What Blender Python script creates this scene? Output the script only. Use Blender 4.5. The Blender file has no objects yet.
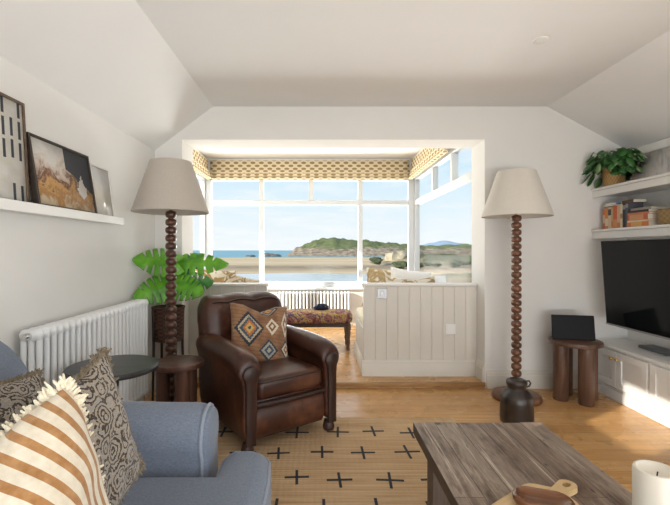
import bpy, bmesh, math, random
from mathutils import Vector, Matrix, noise
PI = math.pi
R = math.radians
S = bpy.context.scene
C = S.collection
random.seed(7)

# ------------------------------------------------------------------ mesh builder
class MB:
    def __init__(s):
        s.v = []; s.f = []; s.m = []; s.uv = {}
    def _f(s, idx, mi=0):
        s.f.append(tuple(idx)); s.m.append(mi)
    def box(s, x0, x1, y0, y1, z0, z1, mi=0):
        b = len(s.v)
        s.v += [(x0,y0,z0),(x1,y0,z0),(x1,y1,z0),(x0,y1,z0),(x0,y0,z1),(x1,y0,z1),(x1,y1,z1),(x0,y1,z1)]
        for q in ((0,3,2,1),(4,5,6,7),(0,1,5,4),(1,2,6,5),(2,3,7,6),(3,0,4,7)):
            s._f([b+i for i in q], mi)
        return s
    def loft(s, rings, cap=True, mi=0, close=True):
        b = len(s.v); n = len(rings[0])
        for r in rings: s.v += [tuple(p) for p in r]
        for i in range(len(rings)-1):
            for j in range(n if close else n-1):
                k = (j+1) % n
                s._f([b+i*n+j, b+i*n+k, b+(i+1)*n+k, b+(i+1)*n+j], mi)
        if cap:
            s._f([b+j for j in range(n)][::-1], mi)
            s._f([b+(len(rings)-1)*n+j for j in range(n)], mi)
        return s
    def lathe(s, prof, n=28, c=(0,0,0), mi=0, cap=True):
        rings = []
        for r, z in prof:
            rings.append([(c[0]+r*math.cos(2*PI*k/n), c[1]+r*math.sin(2*PI*k/n), c[2]+z) for k in range(n)])
        return s.loft(rings, cap, mi)
    def tube(s, pts, r, n=10, cap=True, mi=0):
        pts = [Vector(p) for p in pts]
        rs = r if isinstance(r, (list, tuple)) else [r]*len(pts)
        rings = []; up = None
        for i, p in enumerate(pts):
            t = (pts[min(i+1, len(pts)-1)] - pts[max(i-1, 0)]).normalized()
            if up is None:
                up = Vector((0,0,1)) if abs(t.z) < .9 else Vector((1,0,0))
            a = t.cross(up).normalized(); up = a.cross(t).normalized()
            rings.append([p + (a*math.cos(2*PI*k/n) + up*math.sin(2*PI*k/n))*rs[i] for k in range(n)])
        return s.loft(rings, cap, mi)
    def prism(s, poly, z0, z1, mi=0):
        return s.loft([[(x,y,z0) for x,y in poly], [(x,y,z1) for x,y in poly]], True, mi)
    def sphere(s, c, rx, ry, rz, n=14, m=9, mi=0):
        rings = []
        for i in range(m+1):
            a = -PI/2 + PI*i/m
            q = max(math.cos(a), .02)
            rings.append([(c[0]+rx*q*math.cos(2*PI*k/n), c[1]+ry*q*math.sin(2*PI*k/n), c[2]+rz*math.sin(a)) for k in range(n)])
        return s.loft(rings, True, mi)
    def grid(s, nu, nv, fn, mi=0, uv=True):
        b = len(s.v)
        for i in range(nu+1):
            for j in range(nv+1):
                s.uv[len(s.v)] = (i/nu, j/nv)
                s.v.append(tuple(fn(i/nu, j/nv)))
        for i in range(nu):
            for j in range(nv):
                a = b+i*(nv+1)+j
                s._f([a, a+nv+1, a+nv+2, a+1], mi)
        return s
    def xform(s, M, start=0):
        for i in range(start, len(s.v)):
            s.v[i] = tuple(M @ Vector(s.v[i]))
        return s
    def build(s, name, mats, parent=None, bevel=0, sub=0, smooth=True, angle=40, loc=None, rot=None, solid=0, weld=False):
        me = bpy.data.meshes.new(name)
        me.from_pydata(s.v, [], s.f)
        if not isinstance(mats, (list, tuple)): mats = [mats]
        for m in mats: me.materials.append(m)
        for p, mi in zip(me.polygons, s.m): p.material_index = mi
        if s.uv:
            ul = me.uv_layers.new(name='UVMap')
            for l in me.loops:
                ul.data[l.index].uv = s.uv.get(l.vertex_index, (0,0))
        bm = bmesh.new(); bm.from_mesh(me)
        if weld: bmesh.ops.remove_doubles(bm, verts=bm.verts, dist=1e-5)
        bmesh.ops.recalc_face_normals(bm, faces=bm.faces)
        bm.to_mesh(me); bm.free()
        if smooth:
            me.shade_smooth()
            if angle < 180: me.set_sharp_from_angle(angle=R(angle))
        o = bpy.data.objects.new(name, me); C.objects.link(o)
        if parent is not None: o.parent = parent
        if loc: o.location = loc
        if rot: o.rotation_euler = rot
        if solid:
            d = o.modifiers.new('Solidify', 'SOLIDIFY'); d.thickness = solid; d.offset = 0
        if bevel:
            d = o.modifiers.new('Bevel', 'BEVEL'); d.width = bevel; d.segments = 2; d.limit_method = 'ANGLE'; d.angle_limit = R(35)
        if sub:
            d = o.modifiers.new('Subdivision', 'SUBSURF'); d.levels = sub; d.render_levels = sub
        return o

def tag(o, label, cat, group=None):
    o['label'] = label; o['category'] = cat
    if group: o['group'] = group
    return o
def thing(name, label, cat, loc=(0,0,0), rot=(0,0,0), group=None):
    o = bpy.data.objects.new(name, None); C.objects.link(o)
    o.location = loc; o.rotation_euler = rot; o.empty_display_size = .1
    return tag(o, label, cat, group)
def struct(o):
    o['kind'] = 'structure'; return o
def kids(o): return [c for c in bpy.data.objects if c.parent == o]
def dup(root, loc=None, rot=None, label=None):
    def cp(o, par):
        c = o.copy(); C.objects.link(c)
        if par is not None: c.parent = par
        for ch in kids(o): cp(ch, c)
        return c
    r = cp(root, None)
    if loc: r.location = loc
    if rot: r.rotation_euler = rot
    if label: r['label'] = label
    return r

# ------------------------------------------------------------------ node helper
class G:
    def __init__(g, name):
        g.mat = bpy.data.materials.new(name); g.mat.use_nodes = True
        g.nt = g.mat.node_tree; g.n = g.nt.nodes; g.l = g.nt.links
        g.b = g.n['Principled BSDF']
    def put(g, sock, v):
        if isinstance(v, E): g.l.new(v.s, sock)
        elif isinstance(v, bpy.types.NodeSocket): g.l.new(v, sock)
        elif isinstance(v, (tuple, list)) and len(v) == 3 and sock.type == 'RGBA': sock.default_value = (*v, 1)
        else: sock.default_value = v
    def math(g, op, *a):
        n = g.n.new('ShaderNodeMath'); n.operation = op
        for i, x in enumerate(a): g.put(n.inputs[i], x)
        return E(g, n.outputs[0])
    def uv(g):
        n = g.n.new('ShaderNodeUVMap')
        return g.sep(n.outputs[0])
    def coord(g, kind='Object'):
        return g.n.new('ShaderNodeTexCoord').outputs[kind]
    def sep(g, v):
        n = g.n.new('ShaderNodeSeparateXYZ'); g.put(n.inputs[0], v)
        return [E(g, o) for o in n.outputs]
    def comb(g, x=0, y=0, z=0):
        n = g.n.new('ShaderNodeCombineXYZ')
        for i, q in enumerate((x,y,z)): g.put(n.inputs[i], q)
        return n.outputs[0]
    def mapping(g, v, scale=(1,1,1), rot=(0,0,0), loc=(0,0,0)):
        n = g.n.new('ShaderNodeMapping'); g.put(n.inputs[0], v)
        n.inputs['Scale'].default_value = scale; n.inputs['Rotation'].default_value = rot; n.inputs['Location'].default_value = loc
        return n.outputs[0]
    def noise(g, v, scale=5, detail=3, rough=.5, dist=0):
        n = g.n.new('ShaderNodeTexNoise'); g.put(n.inputs['Vector'], v)
        n.inputs['Scale'].default_value = scale; n.inputs['Detail'].default_value = detail
        n.inputs['Roughness'].default_value = rough; n.inputs['Distortion'].default_value = dist
        return E(g, n.outputs[0])
    def voro(g, v, scale=5, out='Distance', feature='F1'):
        n = g.n.new('ShaderNodeTexVoronoi'); n.feature = feature; g.put(n.inputs['Vector'], v); n.inputs['Scale'].default_value = scale
        return E(g, n.outputs[out])
    def wave(g, v, scale=5, dist=0, dscale=1, detail=2, kind='BANDS', direction='X'):
        n = g.n.new('ShaderNodeTexWave'); n.wave_type = kind
        if kind == 'BANDS': n.bands_direction = direction
        g.put(n.inputs['Vector'], v); n.inputs['Scale'].default_value = scale; n.inputs['Distortion'].default_value = dist
        n.inputs['Detail'].default_value = detail; n.inputs['Detail Scale'].default_value = dscale
        return E(g, n.outputs['Fac'])
    def mix(g, f, a, b):
        n = g.n.new('ShaderNodeMix'); n.data_type = 'RGBA'
        g.put(n.inputs[0], f); g.put(n.inputs[6], a); g.put(n.inputs[7], b)
        return n.outputs[2]
    def ramp(g, f, stops, interp='LINEAR'):
        n = g.n.new('ShaderNodeValToRGB'); g.put(n.inputs[0], f)
        r = n.color_ramp; r.interpolation = interp
        while len(r.elements) < len(stops): r.elements.new(.5)
        for e, (p, c) in zip(r.elements, stops):
            e.position = p; e.color = (*c, 1)
        return n.outputs[0]
    def brick(g, v, w, h, c1, c2, mortar, msize=.004, offset=.37):
        n = g.n.new('ShaderNodeTexBrick'); g.put(n.inputs['Vector'], v)
        n.inputs['Scale'].default_value = 1; n.inputs['Brick Width'].default_value = w; n.inputs['Row Height'].default_value = h
        n.inputs['Mortar Size'].default_value = msize; n.offset = offset; n.inputs['Bias'].default_value = 0
        n.inputs['Mortar Smooth'].default_value = .1
        for k, c in (('Color1',c1),('Color2',c2),('Mortar',mortar)): g.put(n.inputs[k], c)
        return n.outputs['Color'], E(g, n.outputs['Fac'])
    def bump(g, h, strength=.3, dist=.01):
        n = g.n.new('ShaderNodeBump'); n.inputs['Strength'].default_value = strength; n.inputs['Distance'].default_value = dist
        g.put(n.inputs['Height'], h); g.l.new(n.outputs[0], g.b.inputs['Normal'])
    def set(g, color=None, rough=None, metal=None, spec=None, sheen=None, trans=None, alpha=None, coat=None, sss=None):
        for k, v in (('Base Color',color),('Roughness',rough),('Metallic',metal),('Specular IOR Level',spec),('Sheen Weight',sheen),
                     ('Transmission Weight',trans),('Alpha',alpha),('Coat Weight',coat),('Subsurface Weight',sss)):
            if v is not None: g.put(g.b.inputs[k], v)
        return g
class E:
    def __init__(e, g, s): e.g = g; e.s = s
    def __add__(e, o): return e.g.math('ADD', e, o)
    def __radd__(e, o): return e.g.math('ADD', o, e)
    def __sub__(e, o): return e.g.math('SUBTRACT', e, o)
    def __rsub__(e, o): return e.g.math('SUBTRACT', o, e)
    def __mul__(e, o): return e.g.math('MULTIPLY', e, o)
    def __rmul__(e, o): return e.g.math('MULTIPLY', o, e)
    def __truediv__(e, o): return e.g.math('DIVIDE', e, o)
    def __lt__(e, o): return e.g.math('LESS_THAN', e, o)
    def __gt__(e, o): return e.g.math('GREATER_THAN', e, o)
    def abs(e): return e.g.math('ABSOLUTE', e)
    def frac(e): return e.g.math('FRACT', e)
    def max(e, o): return e.g.math('MAXIMUM', e, o)
    def min(e, o): return e.g.math('MINIMUM', e, o)
    def sin(e): return e.g.math('SINE', e)
    def clamp(e):
        m = e.g.math('ADD', e, 0.0); m.s.node.use_clamp = True; return m

def plain(name, col, rough=.5, metal=0, var=.06, nscale=8, bump=0, bscale=60, spec=.5, bdist=.002, **k):
    g = G(name); c = g.coord()
    nz = g.noise(c, nscale, 3)
    lo = tuple(x*(1-var) for x in col); hi = tuple(min(1, x*(1+var)) for x in col)
    g.set(color=g.ramp(nz, [(.3,lo),(.7,hi)]), rough=rough, metal=metal, spec=spec, **k)
    if bump: g.bump(g.noise(c, bscale, 2), bump, bdist)
    return g.mat

def woodmat(name, dark, mid, light, scale=1, axis='X', rough=.45, bump=.15, streak=14):
    g = G(name); c = g.coord()
    sc = {'X':(1.2,streak,streak),'Y':(streak,1.2,streak),'Z':(streak,streak,1.2)}[axis]
    v = g.mapping(c, tuple(q*scale for q in sc))
    a = g.noise(v, 1.6, 6, .65, .6); b = g.noise(c, 2.5*scale, 2)
    f = a*.75 + b*.25
    g.set(color=g.ramp(f, [(.32,dark),(.5,mid),(.7,light)]), rough=rough)
    g.bump(a, bump, .003)
    return g.mat

def fabric(name, col, var=.14, scale=420, rough=.95, bump=.35):
    g = G(name); c = g.coord()
    w1 = g.noise(g.mapping(c, (scale, scale*.25, scale)), 1, 2); w2 = g.noise(g.mapping(c, (scale*.25, scale, scale*.4)), 1, 2)
    f = w1*.5 + w2*.5
    lo = tuple(x*(1-var) for x in col); hi = tuple(min(1, x*(1+var)) for x in col)
    g.set(color=g.ramp(f, [(.35,lo),(.65,hi)]), rough=rough, spec=.2, sheen=.15)
    g.bump(f, bump, .001)
    return g.mat
# ------------------------------------------------------------------ materials
M = {}
M['wall'] = plain('wall_paint', (.79,.775,.745), .85, var=.015, nscale=3, bump=.05, bscale=90, spec=.2)
M['ceiling'] = plain('ceiling_paint', (.83,.83,.825), .9, var=.012, nscale=3, bump=.04, bscale=90, spec=.15)
M['greige'] = plain('greige_joinery_paint', (.70,.665,.60), .5, var=.02, nscale=4, spec=.35)
M['trim'] = plain('white_trim_paint', (.82,.81,.78), .4, var=.012, nscale=5)
M['upvc'] = plain('white_window_frame', (.64,.66,.67), .35, var=.01)
M['radiator'] = plain('white_radiator_enamel', (.84,.85,.85), .28, var=.01)
M['white_plastic'] = plain('white_plastic', (.85,.85,.84), .3, var=.01)
M['steel_plate'] = plain('brushed_steel_plate', (.40,.40,.41), .4, metal=.6, var=.05)
M['brass'] = plain('brass_metal', (.62,.42,.16), .3, metal=1, var=.05)
M['chrome'] = plain('chrome_metal', (.75,.75,.75), .2, metal=1, var=.02)
M['black_plastic'] = plain('black_plastic', (.010,.010,.012), .55, var=.1, spec=.2)
M['grey_plastic'] = plain('grey_plastic', (.12,.125,.13), .4, var=.05)

def glass():
    g = G('window_glass'); n = g.n; n.remove(g.b)
    t = n.new('ShaderNodeBsdfTransparent'); t.inputs[0].default_value = (.985,.99,.99,1)
    gl = n.new('ShaderNodeBsdfGlossy'); gl.inputs['Roughness'].default_value = .02
    lw = n.new('ShaderNodeLayerWeight'); fc = E(g, lw.outputs['Facing'])
    fr = (fc*fc*fc*fc*.012 + .003).s.node
    mx = n.new('ShaderNodeMixShader')
    g.l.new(fr.outputs[0], mx.inputs[0]); g.l.new(t.outputs[0], mx.inputs[1]); g.l.new(gl.outputs[0], mx.inputs[2])
    g.l.new(mx.outputs[0], n['Material Output'].inputs[0])
    return g.mat
M['glass'] = glass()

def floor_mat():
    g = G('oak_floorboards'); c = g.coord()
    col, fac = g.brick(c, 1.35, .115, (.54,.295,.11), (.65,.38,.155), (.25,.13,.05), .0016, .41)
    v = g.mapping(c, (1.6,26,1)); gr = g.noise(v, 1.5, 6, .6, .8)
    grain = g.ramp(gr, [(.3,(.72,.66,.58)),(.62,(1.06,1.05,1.02))])
    n = g.n.new('ShaderNodeMix'); n.data_type = 'RGBA'; n.blend_type = 'MULTIPLY'; n.inputs[0].default_value = .8
    g.put(n.inputs[6], col); g.put(n.inputs[7], grain)
    rg = g.noise(c, 4, 3)
    g.set(color=n.outputs[2], rough=rg*.15+.2, spec=.5)
    g.bump(fac*-1+gr*.1, .25, .002)
    return g.mat
M['floor'] = floor_mat()
M['nosing'] = woodmat('oak_step_nosing', (.22,.10,.035), (.36,.19,.07), (.50,.30,.13), 1, 'X', .3, .1)

def leather():
    g = G('worn_brown_leather'); c = g.coord()
    a = g.noise(c, 3.2, 5, .6, .4); b = g.noise(c, 22, 3); cr = g.voro(c, 150)
    f = a*.8+b*.2
    g.set(color=g.ramp(f, [(.32,(.022,.007,.005)),(.5,(.056,.018,.010)),(.66,(.16,.058,.027))]), rough=b*.2+.25, spec=.5)
    g.bump(cr*.5+b, .22, .002)
    return g.mat
M['leather'] = leather()
M['leather_welt'] = plain('dark_leather_welt', (.03,.012,.009), .4, var=.2)
M['dark_wood'] = woodmat('dark_brown_wood', (.018,.008,.006), (.045,.02,.014), (.09,.042,.028), 1.2, 'Z', .4)
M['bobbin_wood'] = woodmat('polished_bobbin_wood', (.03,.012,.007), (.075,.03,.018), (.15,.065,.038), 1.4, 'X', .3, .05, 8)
M['bobbin_sunlit'] = woodmat('sunlit_bobbin_wood', (.05,.02,.01), (.14,.06,.03), (.26,.12,.06), 1.4, 'X', .28, .05, 8)  # lighter copy of the bobbin wood: sunlight put into the colour
M['stool_wood'] = woodmat('walnut_stool_wood', (.05,.024,.015), (.105,.052,.032), (.19,.105,.066), 1.1, 'Z', .42)
M['stool_dark'] = woodmat('dark_stool_wood', (.035,.015,.010), (.085,.036,.023), (.15,.068,.043), 1.1, 'Z', .4)
M['black_wood'] = woodmat('black_stained_wood', (.012,.013,.014), (.028,.03,.032), (.055,.058,.062), 1.0, 'X', .38, .12)
M['sofa'] = fabric('blue_grey_sofa_linen', (.165,.193,.248), .18, 420)
M['sofa_welt'] = fabric('pale_blue_sofa_piping', (.25,.285,.345), .1, 420)
M['shade'] = fabric('shaded_lampshade_linen', (.47,.42,.365), .05, 300, .95, .15)  # darker copy of the lampshade linen: backlit shade put into the colour
M['shade_lit'] = fabric('lit_lampshade_linen', (.66,.61,.54), .05, 300, .95, .15)  # paler copy of the same linen, as lit from the room side
M['cream_seat'] = fabric('cream_bench_cushion', (.80,.74,.56), .06, 300)
M['fringe_cream'] = fabric('cream_fringe_yarn', (.74,.67,.52), .2, 300)
M['fringe_olive'] = fabric('taupe_fringe_yarn', (.20,.16,.11), .35, 300)
M['candle'] = plain('ivory_candle_wax', (.74,.69,.59), .45, var=.02)
M['wick'] = plain('wick_black', (.02,.02,.02), .9)
def leafmat(name, a, b, rough=.35):
    g = G(name); c = g.coord(); f = g.noise(c, 9, 3)
    g.set(color=g.ramp(f, [(.35,a),(.65,b)]), rough=rough, spec=.5)
    return g.mat
M['monstera'] = leafmat('monstera_leaf', (.065,.26,.012), (.17,.47,.03), .28)
M['monstera_dark'] = leafmat('monstera_leaf_dark', (.03,.13,.03), (.06,.24,.05), .3)
M['stem'] = leafmat('plant_stem', (.12,.20,.04), (.18,.28,.06), .5)
M['pothos'] = leafmat('shelf_plant_leaf', (.015,.075,.012), (.05,.17,.035), .4)
M['pothos_light'] = leafmat('shelf_plant_pale_leaf', (.14,.25,.10), (.22,.34,.15), .5)
def wicker(name, a, b, sx=26, sz=40):
    g = G(name); c = g.coord(); x, y, z = g.sep(c)
    u = g.math('ARCTAN2', y, x)
    w = (u*sx*.5).sin()*((z*sz*3).sin())
    f = w*.5+.5
    g.set(color=g.ramp(f, [(.2,a),(.8,b)]), rough=.7); g.bump(f, .6, .004)
    return g.mat
M['basket'] = wicker('woven_bamboo', (.44,.245,.085), (.60,.37,.15), 44, 55)
M['rattan_dark'] = wicker('dark_woven_rattan', (.05,.022,.014), (.14,.065,.04), 16, 70)
M['rattan_tan'] = wicker('tan_woven_seagrass', (.26,.17,.07), (.34,.23,.10), 30, 60)

def rug_mat():
    g = G('jute_rug'); c = g.coord()
    x, y, z = g.sep(c)
    rows = (y*330).sin(); knots = (x*210 + g.noise(c, 30, 2)*6).sin()
    n1 = g.noise(g.mapping(c, (2,60,1)), 1, 4, .6); n2 = g.noise(c, 1.6, 2)
    f = n1*.65+n2*.35
    g.set(color=g.ramp(f, [(.34,(.39,.25,.13)),(.5,(.53,.36,.205)),(.66,(.63,.46,.29))]), rough=.95, spec=.1)
    g.bump(rows*.5+knots*.4, .5, .003)
    return g.mat
M['rug'] = rug_mat()
M['rug_black'] = fabric('black_rug_yarn', (.018,.020,.026), .3, 200)

def table_mat():
    g = G('weathered_table_planks'); c = g.coord()
    col, fac = g.brick(g.mapping(c, rot=(0,0,PI/2)), 4.0, .0905, (.15,.105,.075), (.255,.20,.155), (.05,.032,.022), .0012, .5)
    v = g.mapping(c, (34,2.6,6)); gr = g.noise(v, 1.4, 8, .72, 1.3)
    k = g.noise(g.mapping(c, (11,3.2,1)), 1.5, 4, .65)
    col2 = g.mix(((k-.50)*5).clamp(), col, (.075,.042,.025)); 
    gn = g.ramp(gr, [(.30,(.42,.37,.33)),(.44,(.92,.90,.88)),(.56,(1.25,1.24,1.22)),(.72,(2.0,1.98,1.92))])
    n = g.n.new('ShaderNodeMix'); n.data_type = 'RGBA'; n.blend_type = 'MULTIPLY'; n.inputs[0].default_value = .9
    col2.node.clamp_factor = True
    scr = g.noise(g.mapping(c, (70,1.6,4), (0,0,.05)), 1, 3, .6); kn = g.noise(g.mapping(c, (16,5,4), loc=(3,1,0)), 1.2, 3, .6)
    col2 = g.mix(((scr-.60)*14).clamp()*.75, col2, (.40,.33,.265))
    col2 = g.mix(((kn-.655)*18).clamp()*.9, col2, (.022,.015,.011))
    g.put(n.inputs[6], col2); g.put(n.inputs[7], gn)
    g.set(color=n.outputs[2], rough=.5, spec=.4)
    g.bump(gr-fac*1.5, .45, .004)
    return g.mat
M['table'] = table_mat()
M['table_leg'] = woodmat('weathered_table_leg', (.05,.03,.02), (.10,.065,.045), (.17,.12,.09), 1, 'Z', .6)
M['board_light'] = woodmat('pale_chopping_board', (.42,.27,.12), (.58,.40,.20), (.68,.50,.28), 1.3, 'X', .5, .05)
M['board_dark'] = woodmat('polished_dark_board', (.06,.02,.008), (.17,.065,.025), (.30,.13,.055), 1.3, 'X', .12, .03)

def stripe_mat():
    g = G('striped_cushion_cotton'); u, v, _ = g.uv(); c = g.coord()
    wob = g.noise(c, 7, 2)*.02
    s = ((u+wob)*13.0).frac()
    line = (s-.5).abs() < .21
    nz = g.noise(c, 60, 3)
    cream = g.ramp(nz, [(.3,(.62,.55,.43)),(.7,(.73,.67,.55))]); rust = g.ramp(nz, [(.3,(.31,.145,.05)),(.7,(.45,.245,.105))])
    g.set(color=g.mix(line, cream, rust), rough=.95, spec=.15, sheen=.2)
    g.bump(g.noise(c, 260, 2), .4, .001)
    return g.mat
M['stripe'] = stripe_mat()
def paisley_mat(name, sc=1.0):
    g = G(name); c = g.mapping(g.coord(), (sc,sc,sc))
    d = g.noise(c, 7, 3, .5, 2.4); vv = g.voro(c, 8.0)
    f = (vv*26 + d*14).sin()
    h = g.noise(c, 55, 2, .5, 2.0)
    k = f*.5 + h*1.6
    col = g.ramp(k*.55, [(.22,(.04,.036,.036)),(.34,(.13,.095,.06)),(.42,(.34,.26,.17)),(.52,(.52,.45,.34)),(.60,(.17,.18,.22)),(.68,(.36,.34,.32)),(.8,(.30,.23,.14))])
    g.set(color=col, rough=.9, spec=.15, sheen=.15)
    g.bump(g.noise(c, 300, 2), .3, .001)
    return g.mat
M['paisley'] = paisley_mat('paisley_cushion_linen', 2.9)
def kilim_mat():
    g = G('kilim_cushion_wool'); u, v, _ = g.uv(); c = g.coord()
    nz = g.noise(c, 14, 3)
    col = g.ramp(nz, [(.3,(.17,.085,.045)),(.5,(.255,.135,.072)),(.7,(.33,.19,.10))])
    bands = ((v*16 + u*2).frac() < .28)
    col = g.mix(bands*.5, col, (.16,.075,.045))
    def dia(cx, cy, r, colors):
        nonlocal col
        d = ((u-cx).abs()/r[0] + (v-cy).abs()/r[1]) + ((v*90).sin()*(u*90).sin())*.05
        for t, cc in colors:
            col = g.mix(d < t, col, cc)
    big = [(1.0,(.035,.04,.055)),(.80,(.42,.36,.24)),(.66,(.06,.085,.115)),(.46,(.45,.16,.05)),(.28,(.52,.36,.12)),(.13,(.05,.07,.10))]
    small = [(1.0,(.06,.06,.065)),(.75,(.55,.48,.36)),(.45,(.23,.11,.06)),(.2,(.58,.5,.38))]
    cream = [(1.0,(.60,.53,.41)),(.62,(.22,.10,.055)),(.3,(.62,.55,.43))]
    dia(.27,.58,(.25,.30),big); dia(.60,.22,(.17,.19),[(1,(.04,.05,.065)),(.75,(.32,.31,.27)),(.5,(.06,.085,.12)),(.25,(.40,.35,.26))])
    dia(.66,.62,(.12,.15),cream); dia(.93,.66,(.10,.22),cream); dia(.93,.25,(.12,.16),small); dia(.22,.08,(.16,.13),small); dia(.62,.95,(.18,.13),big)
    g.set(color=col, rough=.95, spec=.1, sheen=.2)
    g.bump(g.noise(c, 240, 2), .5, .0015)
    return g.mat
M['kilim'] = kilim_mat()
def ottoman_mat():
    g = G('patterned_bench_upholstery'); c = g.coord()
    a = g.noise(c, 8.5, 2, .5, 1.3)
    col = g.ramp(a, [(.3,(.16,.05,.06)),(.37,(.38,.17,.13)),(.42,(.09,.085,.12)),(.46,(.42,.22,.19)),(.50,(.50,.37,.13)),(.56,(.30,.10,.10)),(.60,(.56,.44,.17)),(.65,(.10,.11,.15))], 'CONSTANT')
    f = (g.voro(c, 22)*22).sin()
    col = g.mix((f > .55)*.55, col, (.10,.03,.05))
    g.set(color=col, rough=.9, spec=.15)
    return g.mat
M['ottoman'] = ottoman_mat()
def scatter_mat(name, seed, base, ink):
    g = G(name); c = g.mapping(g.coord(), loc=(seed,seed*.7,0))
    a = g.noise(c, 9, 2, .5, 1.2)
    col = g.ramp(a, [(.42,base),(.46,ink),(.56,ink),(.60,base)])
    g.set(color=col, rough=.95, spec=.1)
    return g.mat
M['scatter_a'] = scatter_mat('tan_print_cushion', 1, (.72,.66,.54), (.40,.27,.12))
M['scatter_b'] = scatter_mat('mustard_print_cushion', 5, (.78,.73,.64), (.47,.34,.17))
M['scatter_c'] = scatter_mat('brown_print_cushion', 9, (.62,.52,.38), (.28,.19,.10))
M['scatter_w'] = fabric('white_linen_cushion', (.84,.82,.78), .04, 250)
def blind_mat():
    g = G('roman_blind_print'); u, v, _ = g.uv()     # u, v given in units of the print's repeat
    def dots(uu, vv):
        return ((uu.frac()-.5)*(uu.frac()-.5)*1.0 + (vv.frac()-.5)*(vv.frac()-.5)*1.9) < .085
    m = dots(u, v).max(dots(u+.5, v+.5))
    nz = g.noise(g.comb(u, v, 0), 12, 2)
    cream = g.ramp(nz, [(.3,(.70,.60,.42)),(.7,(.78,.69,.51))])
    g.set(color=g.mix(m, cream, (.33,.235,.115)), rough=.95, spec=.1)
    return g.mat
M['blind'] = blind_mat()

# pictures
def art_dashes():
    g = G('abstract_dash_canvas'); u, v, _ = g.uv()
    nz = g.noise(g.comb(u*3, v*3, 0), 3, 3)
    base = g.ramp(nz, [(.35,(.76,.73,.66)),(.65,(.84,.82,.78))])
    rows = 6.5
    cu = (u*12.0)
    colid = g.math('FLOOR', cu)
    off = g.math('FRACT', (colid*12.9898).sin()*437.58)
    vv = v*4.6 + off*2.3
    rid = g.math('FLOOR', vv)
    rnd = g.math('FRACT', ((colid*7.1+rid*31.7).sin())*91.33)
    dash = ((cu.frac()-.5).abs() < .17)*((vv.frac()-.5).abs() < .42)*(rnd > .22)
    g.set(color=g.mix(dash, base, (.05,.055,.075)), rough=.8)
    return g.mat
M['art_dashes'] = art_dashes()
def art_land():
    g = G('abstract_earth_canvas'); u, v, _ = g.uv()
    p = g.comb(u*1.5, v, 0)
    a = g.noise(p, 3.2, 5, .65, .6); b = g.noise(p, 9, 4, .6)
    f = a*.6 + v*.45 + b*.1
    col = g.ramp(f, [(.34,(.50,.40,.27)),(.42,(.34,.17,.055)),(.48,(.50,.30,.12)),(.54,(.12,.05,.035)),(.60,(.48,.38,.30)),(.70,(.60,.57,.52)),(.85,(.50,.47,.43))])
    dk = ((u*.75+v-1.05+(a-.5)*.35) > 0)*(u > .52)*(v > .34)
    col = g.mix(dk, col, (.055,.06,.07))
    wt = (((u-.80).abs()*2.0 + (v-.38).abs() + (b-.5)*.35) < .20)
    col = g.mix(wt, col, (.72,.70,.66))
    g.set(color=col, rough=.8)
    return g.mat
M['art_land'] = art_land()
def art_pale():
    g = G('pale_shore_print'); u, v, _ = g.uv()
    a = g.noise(g.comb(u, v*1.4, 0), 4, 4, .6)
    col = g.ramp(a*.5+v*.45, [(.25,(.60,.57,.52)),(.45,(.70,.66,.58)),(.6,(.60,.60,.59)),(.8,(.66,.64,.59))])
    g.set(color=col, rough=.25)
    return g.mat
M['art_pale'] = art_pale()
def art_grey():
    g = G('grey_streak_canvas'); u, v, _ = g.uv()
    a = g.noise(g.comb(u*14+v*3, v*1.2, 0), 1.2, 5, .6, .6); b = g.noise(g.comb(u,v,0), 3, 3)
    col = g.ramp(a*.7+b*.3-u*.12+.06, [(.3,(.30,.28,.30)),(.45,(.58,.55,.55)),(.56,(.72,.70,.68)),(.68,(.76,.66,.56))])
    g.set(color=col, rough=.8)
    return g.mat
M['art_grey'] = art_grey()
M['frame_brown'] = woodmat('brown_picture_frame', (.05,.03,.018), (.10,.062,.035), (.16,.10,.06), 1, 'X', .5)
M['frame_dark'] = woodmat('dark_picture_frame', (.02,.013,.01), (.04,.027,.02), (.07,.05,.038), 1, 'X', .5)
M['frame_white'] = plain('white_picture_frame', (.72,.70,.66), .5)
M['canvas_edge'] = plain('raw_canvas_edge', (.33,.19,.11), .8)
M['pale_canvas'] = plain('pale_canvas_edge', (.55,.44,.34), .8)
M['page'] = plain('book_pages', (.74,.68,.56), .9, nscale=60)
M['screen'] = plain('black_tv_screen', (.006,.007,.008), .10, var=.05, spec=.22)
M['navy'] = fabric('dark_navy_knit', (.015,.018,.035), .3, 200)
M['jar_wood'] = woodmat('old_dark_pot_wood', (.012,.008,.007), (.03,.02,.016), (.06,.043,.036), 1.3, 'Z', .33, .3, 7)
# outdoors
def sand_mat():
    g = G('beach_sand'); c = g.coord(); x, y, z = g.sep(c)
    a = g.noise(g.mapping(c, (.018,.05,1)), 1, 6, .65); b = g.noise(g.mapping(c, (.25,.6,1)), 1, 4, .6)
    band = ((y-125).abs()/36); rocky = (1-band).clamp()
    sand = g.ramp(a, [(.35,(.60,.43,.235)),(.6,(.78,.59,.36))])
    stones = g.ramp(b, [(.35,(.14,.10,.07)),(.5,(.36,.26,.165)),(.65,(.60,.45,.28))])
    g.set(color=g.mix((rocky*1.5 + (b-.5)*2.0 - .35).clamp(), sand, stones), rough=.9, spec=.1)
    return g.mat
M['sand'] = sand_mat()
def water_mat(name, col, rough=.12, sc=(.05,.3,1)):
    g = G(name); c = g.coord(); a = g.noise(g.mapping(c, sc), 1, 5, .6)
    lo = tuple(x*.8 for x in col)
    g.set(color=g.ramp(a, [(.4,lo),(.6,col)]), rough=rough, spec=.3); g.bump(a, .15, .1)
    return g.mat
M['sea'] = water_mat('sea_water', (.24,.46,.50), .5, (.02,.08,1))
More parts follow.
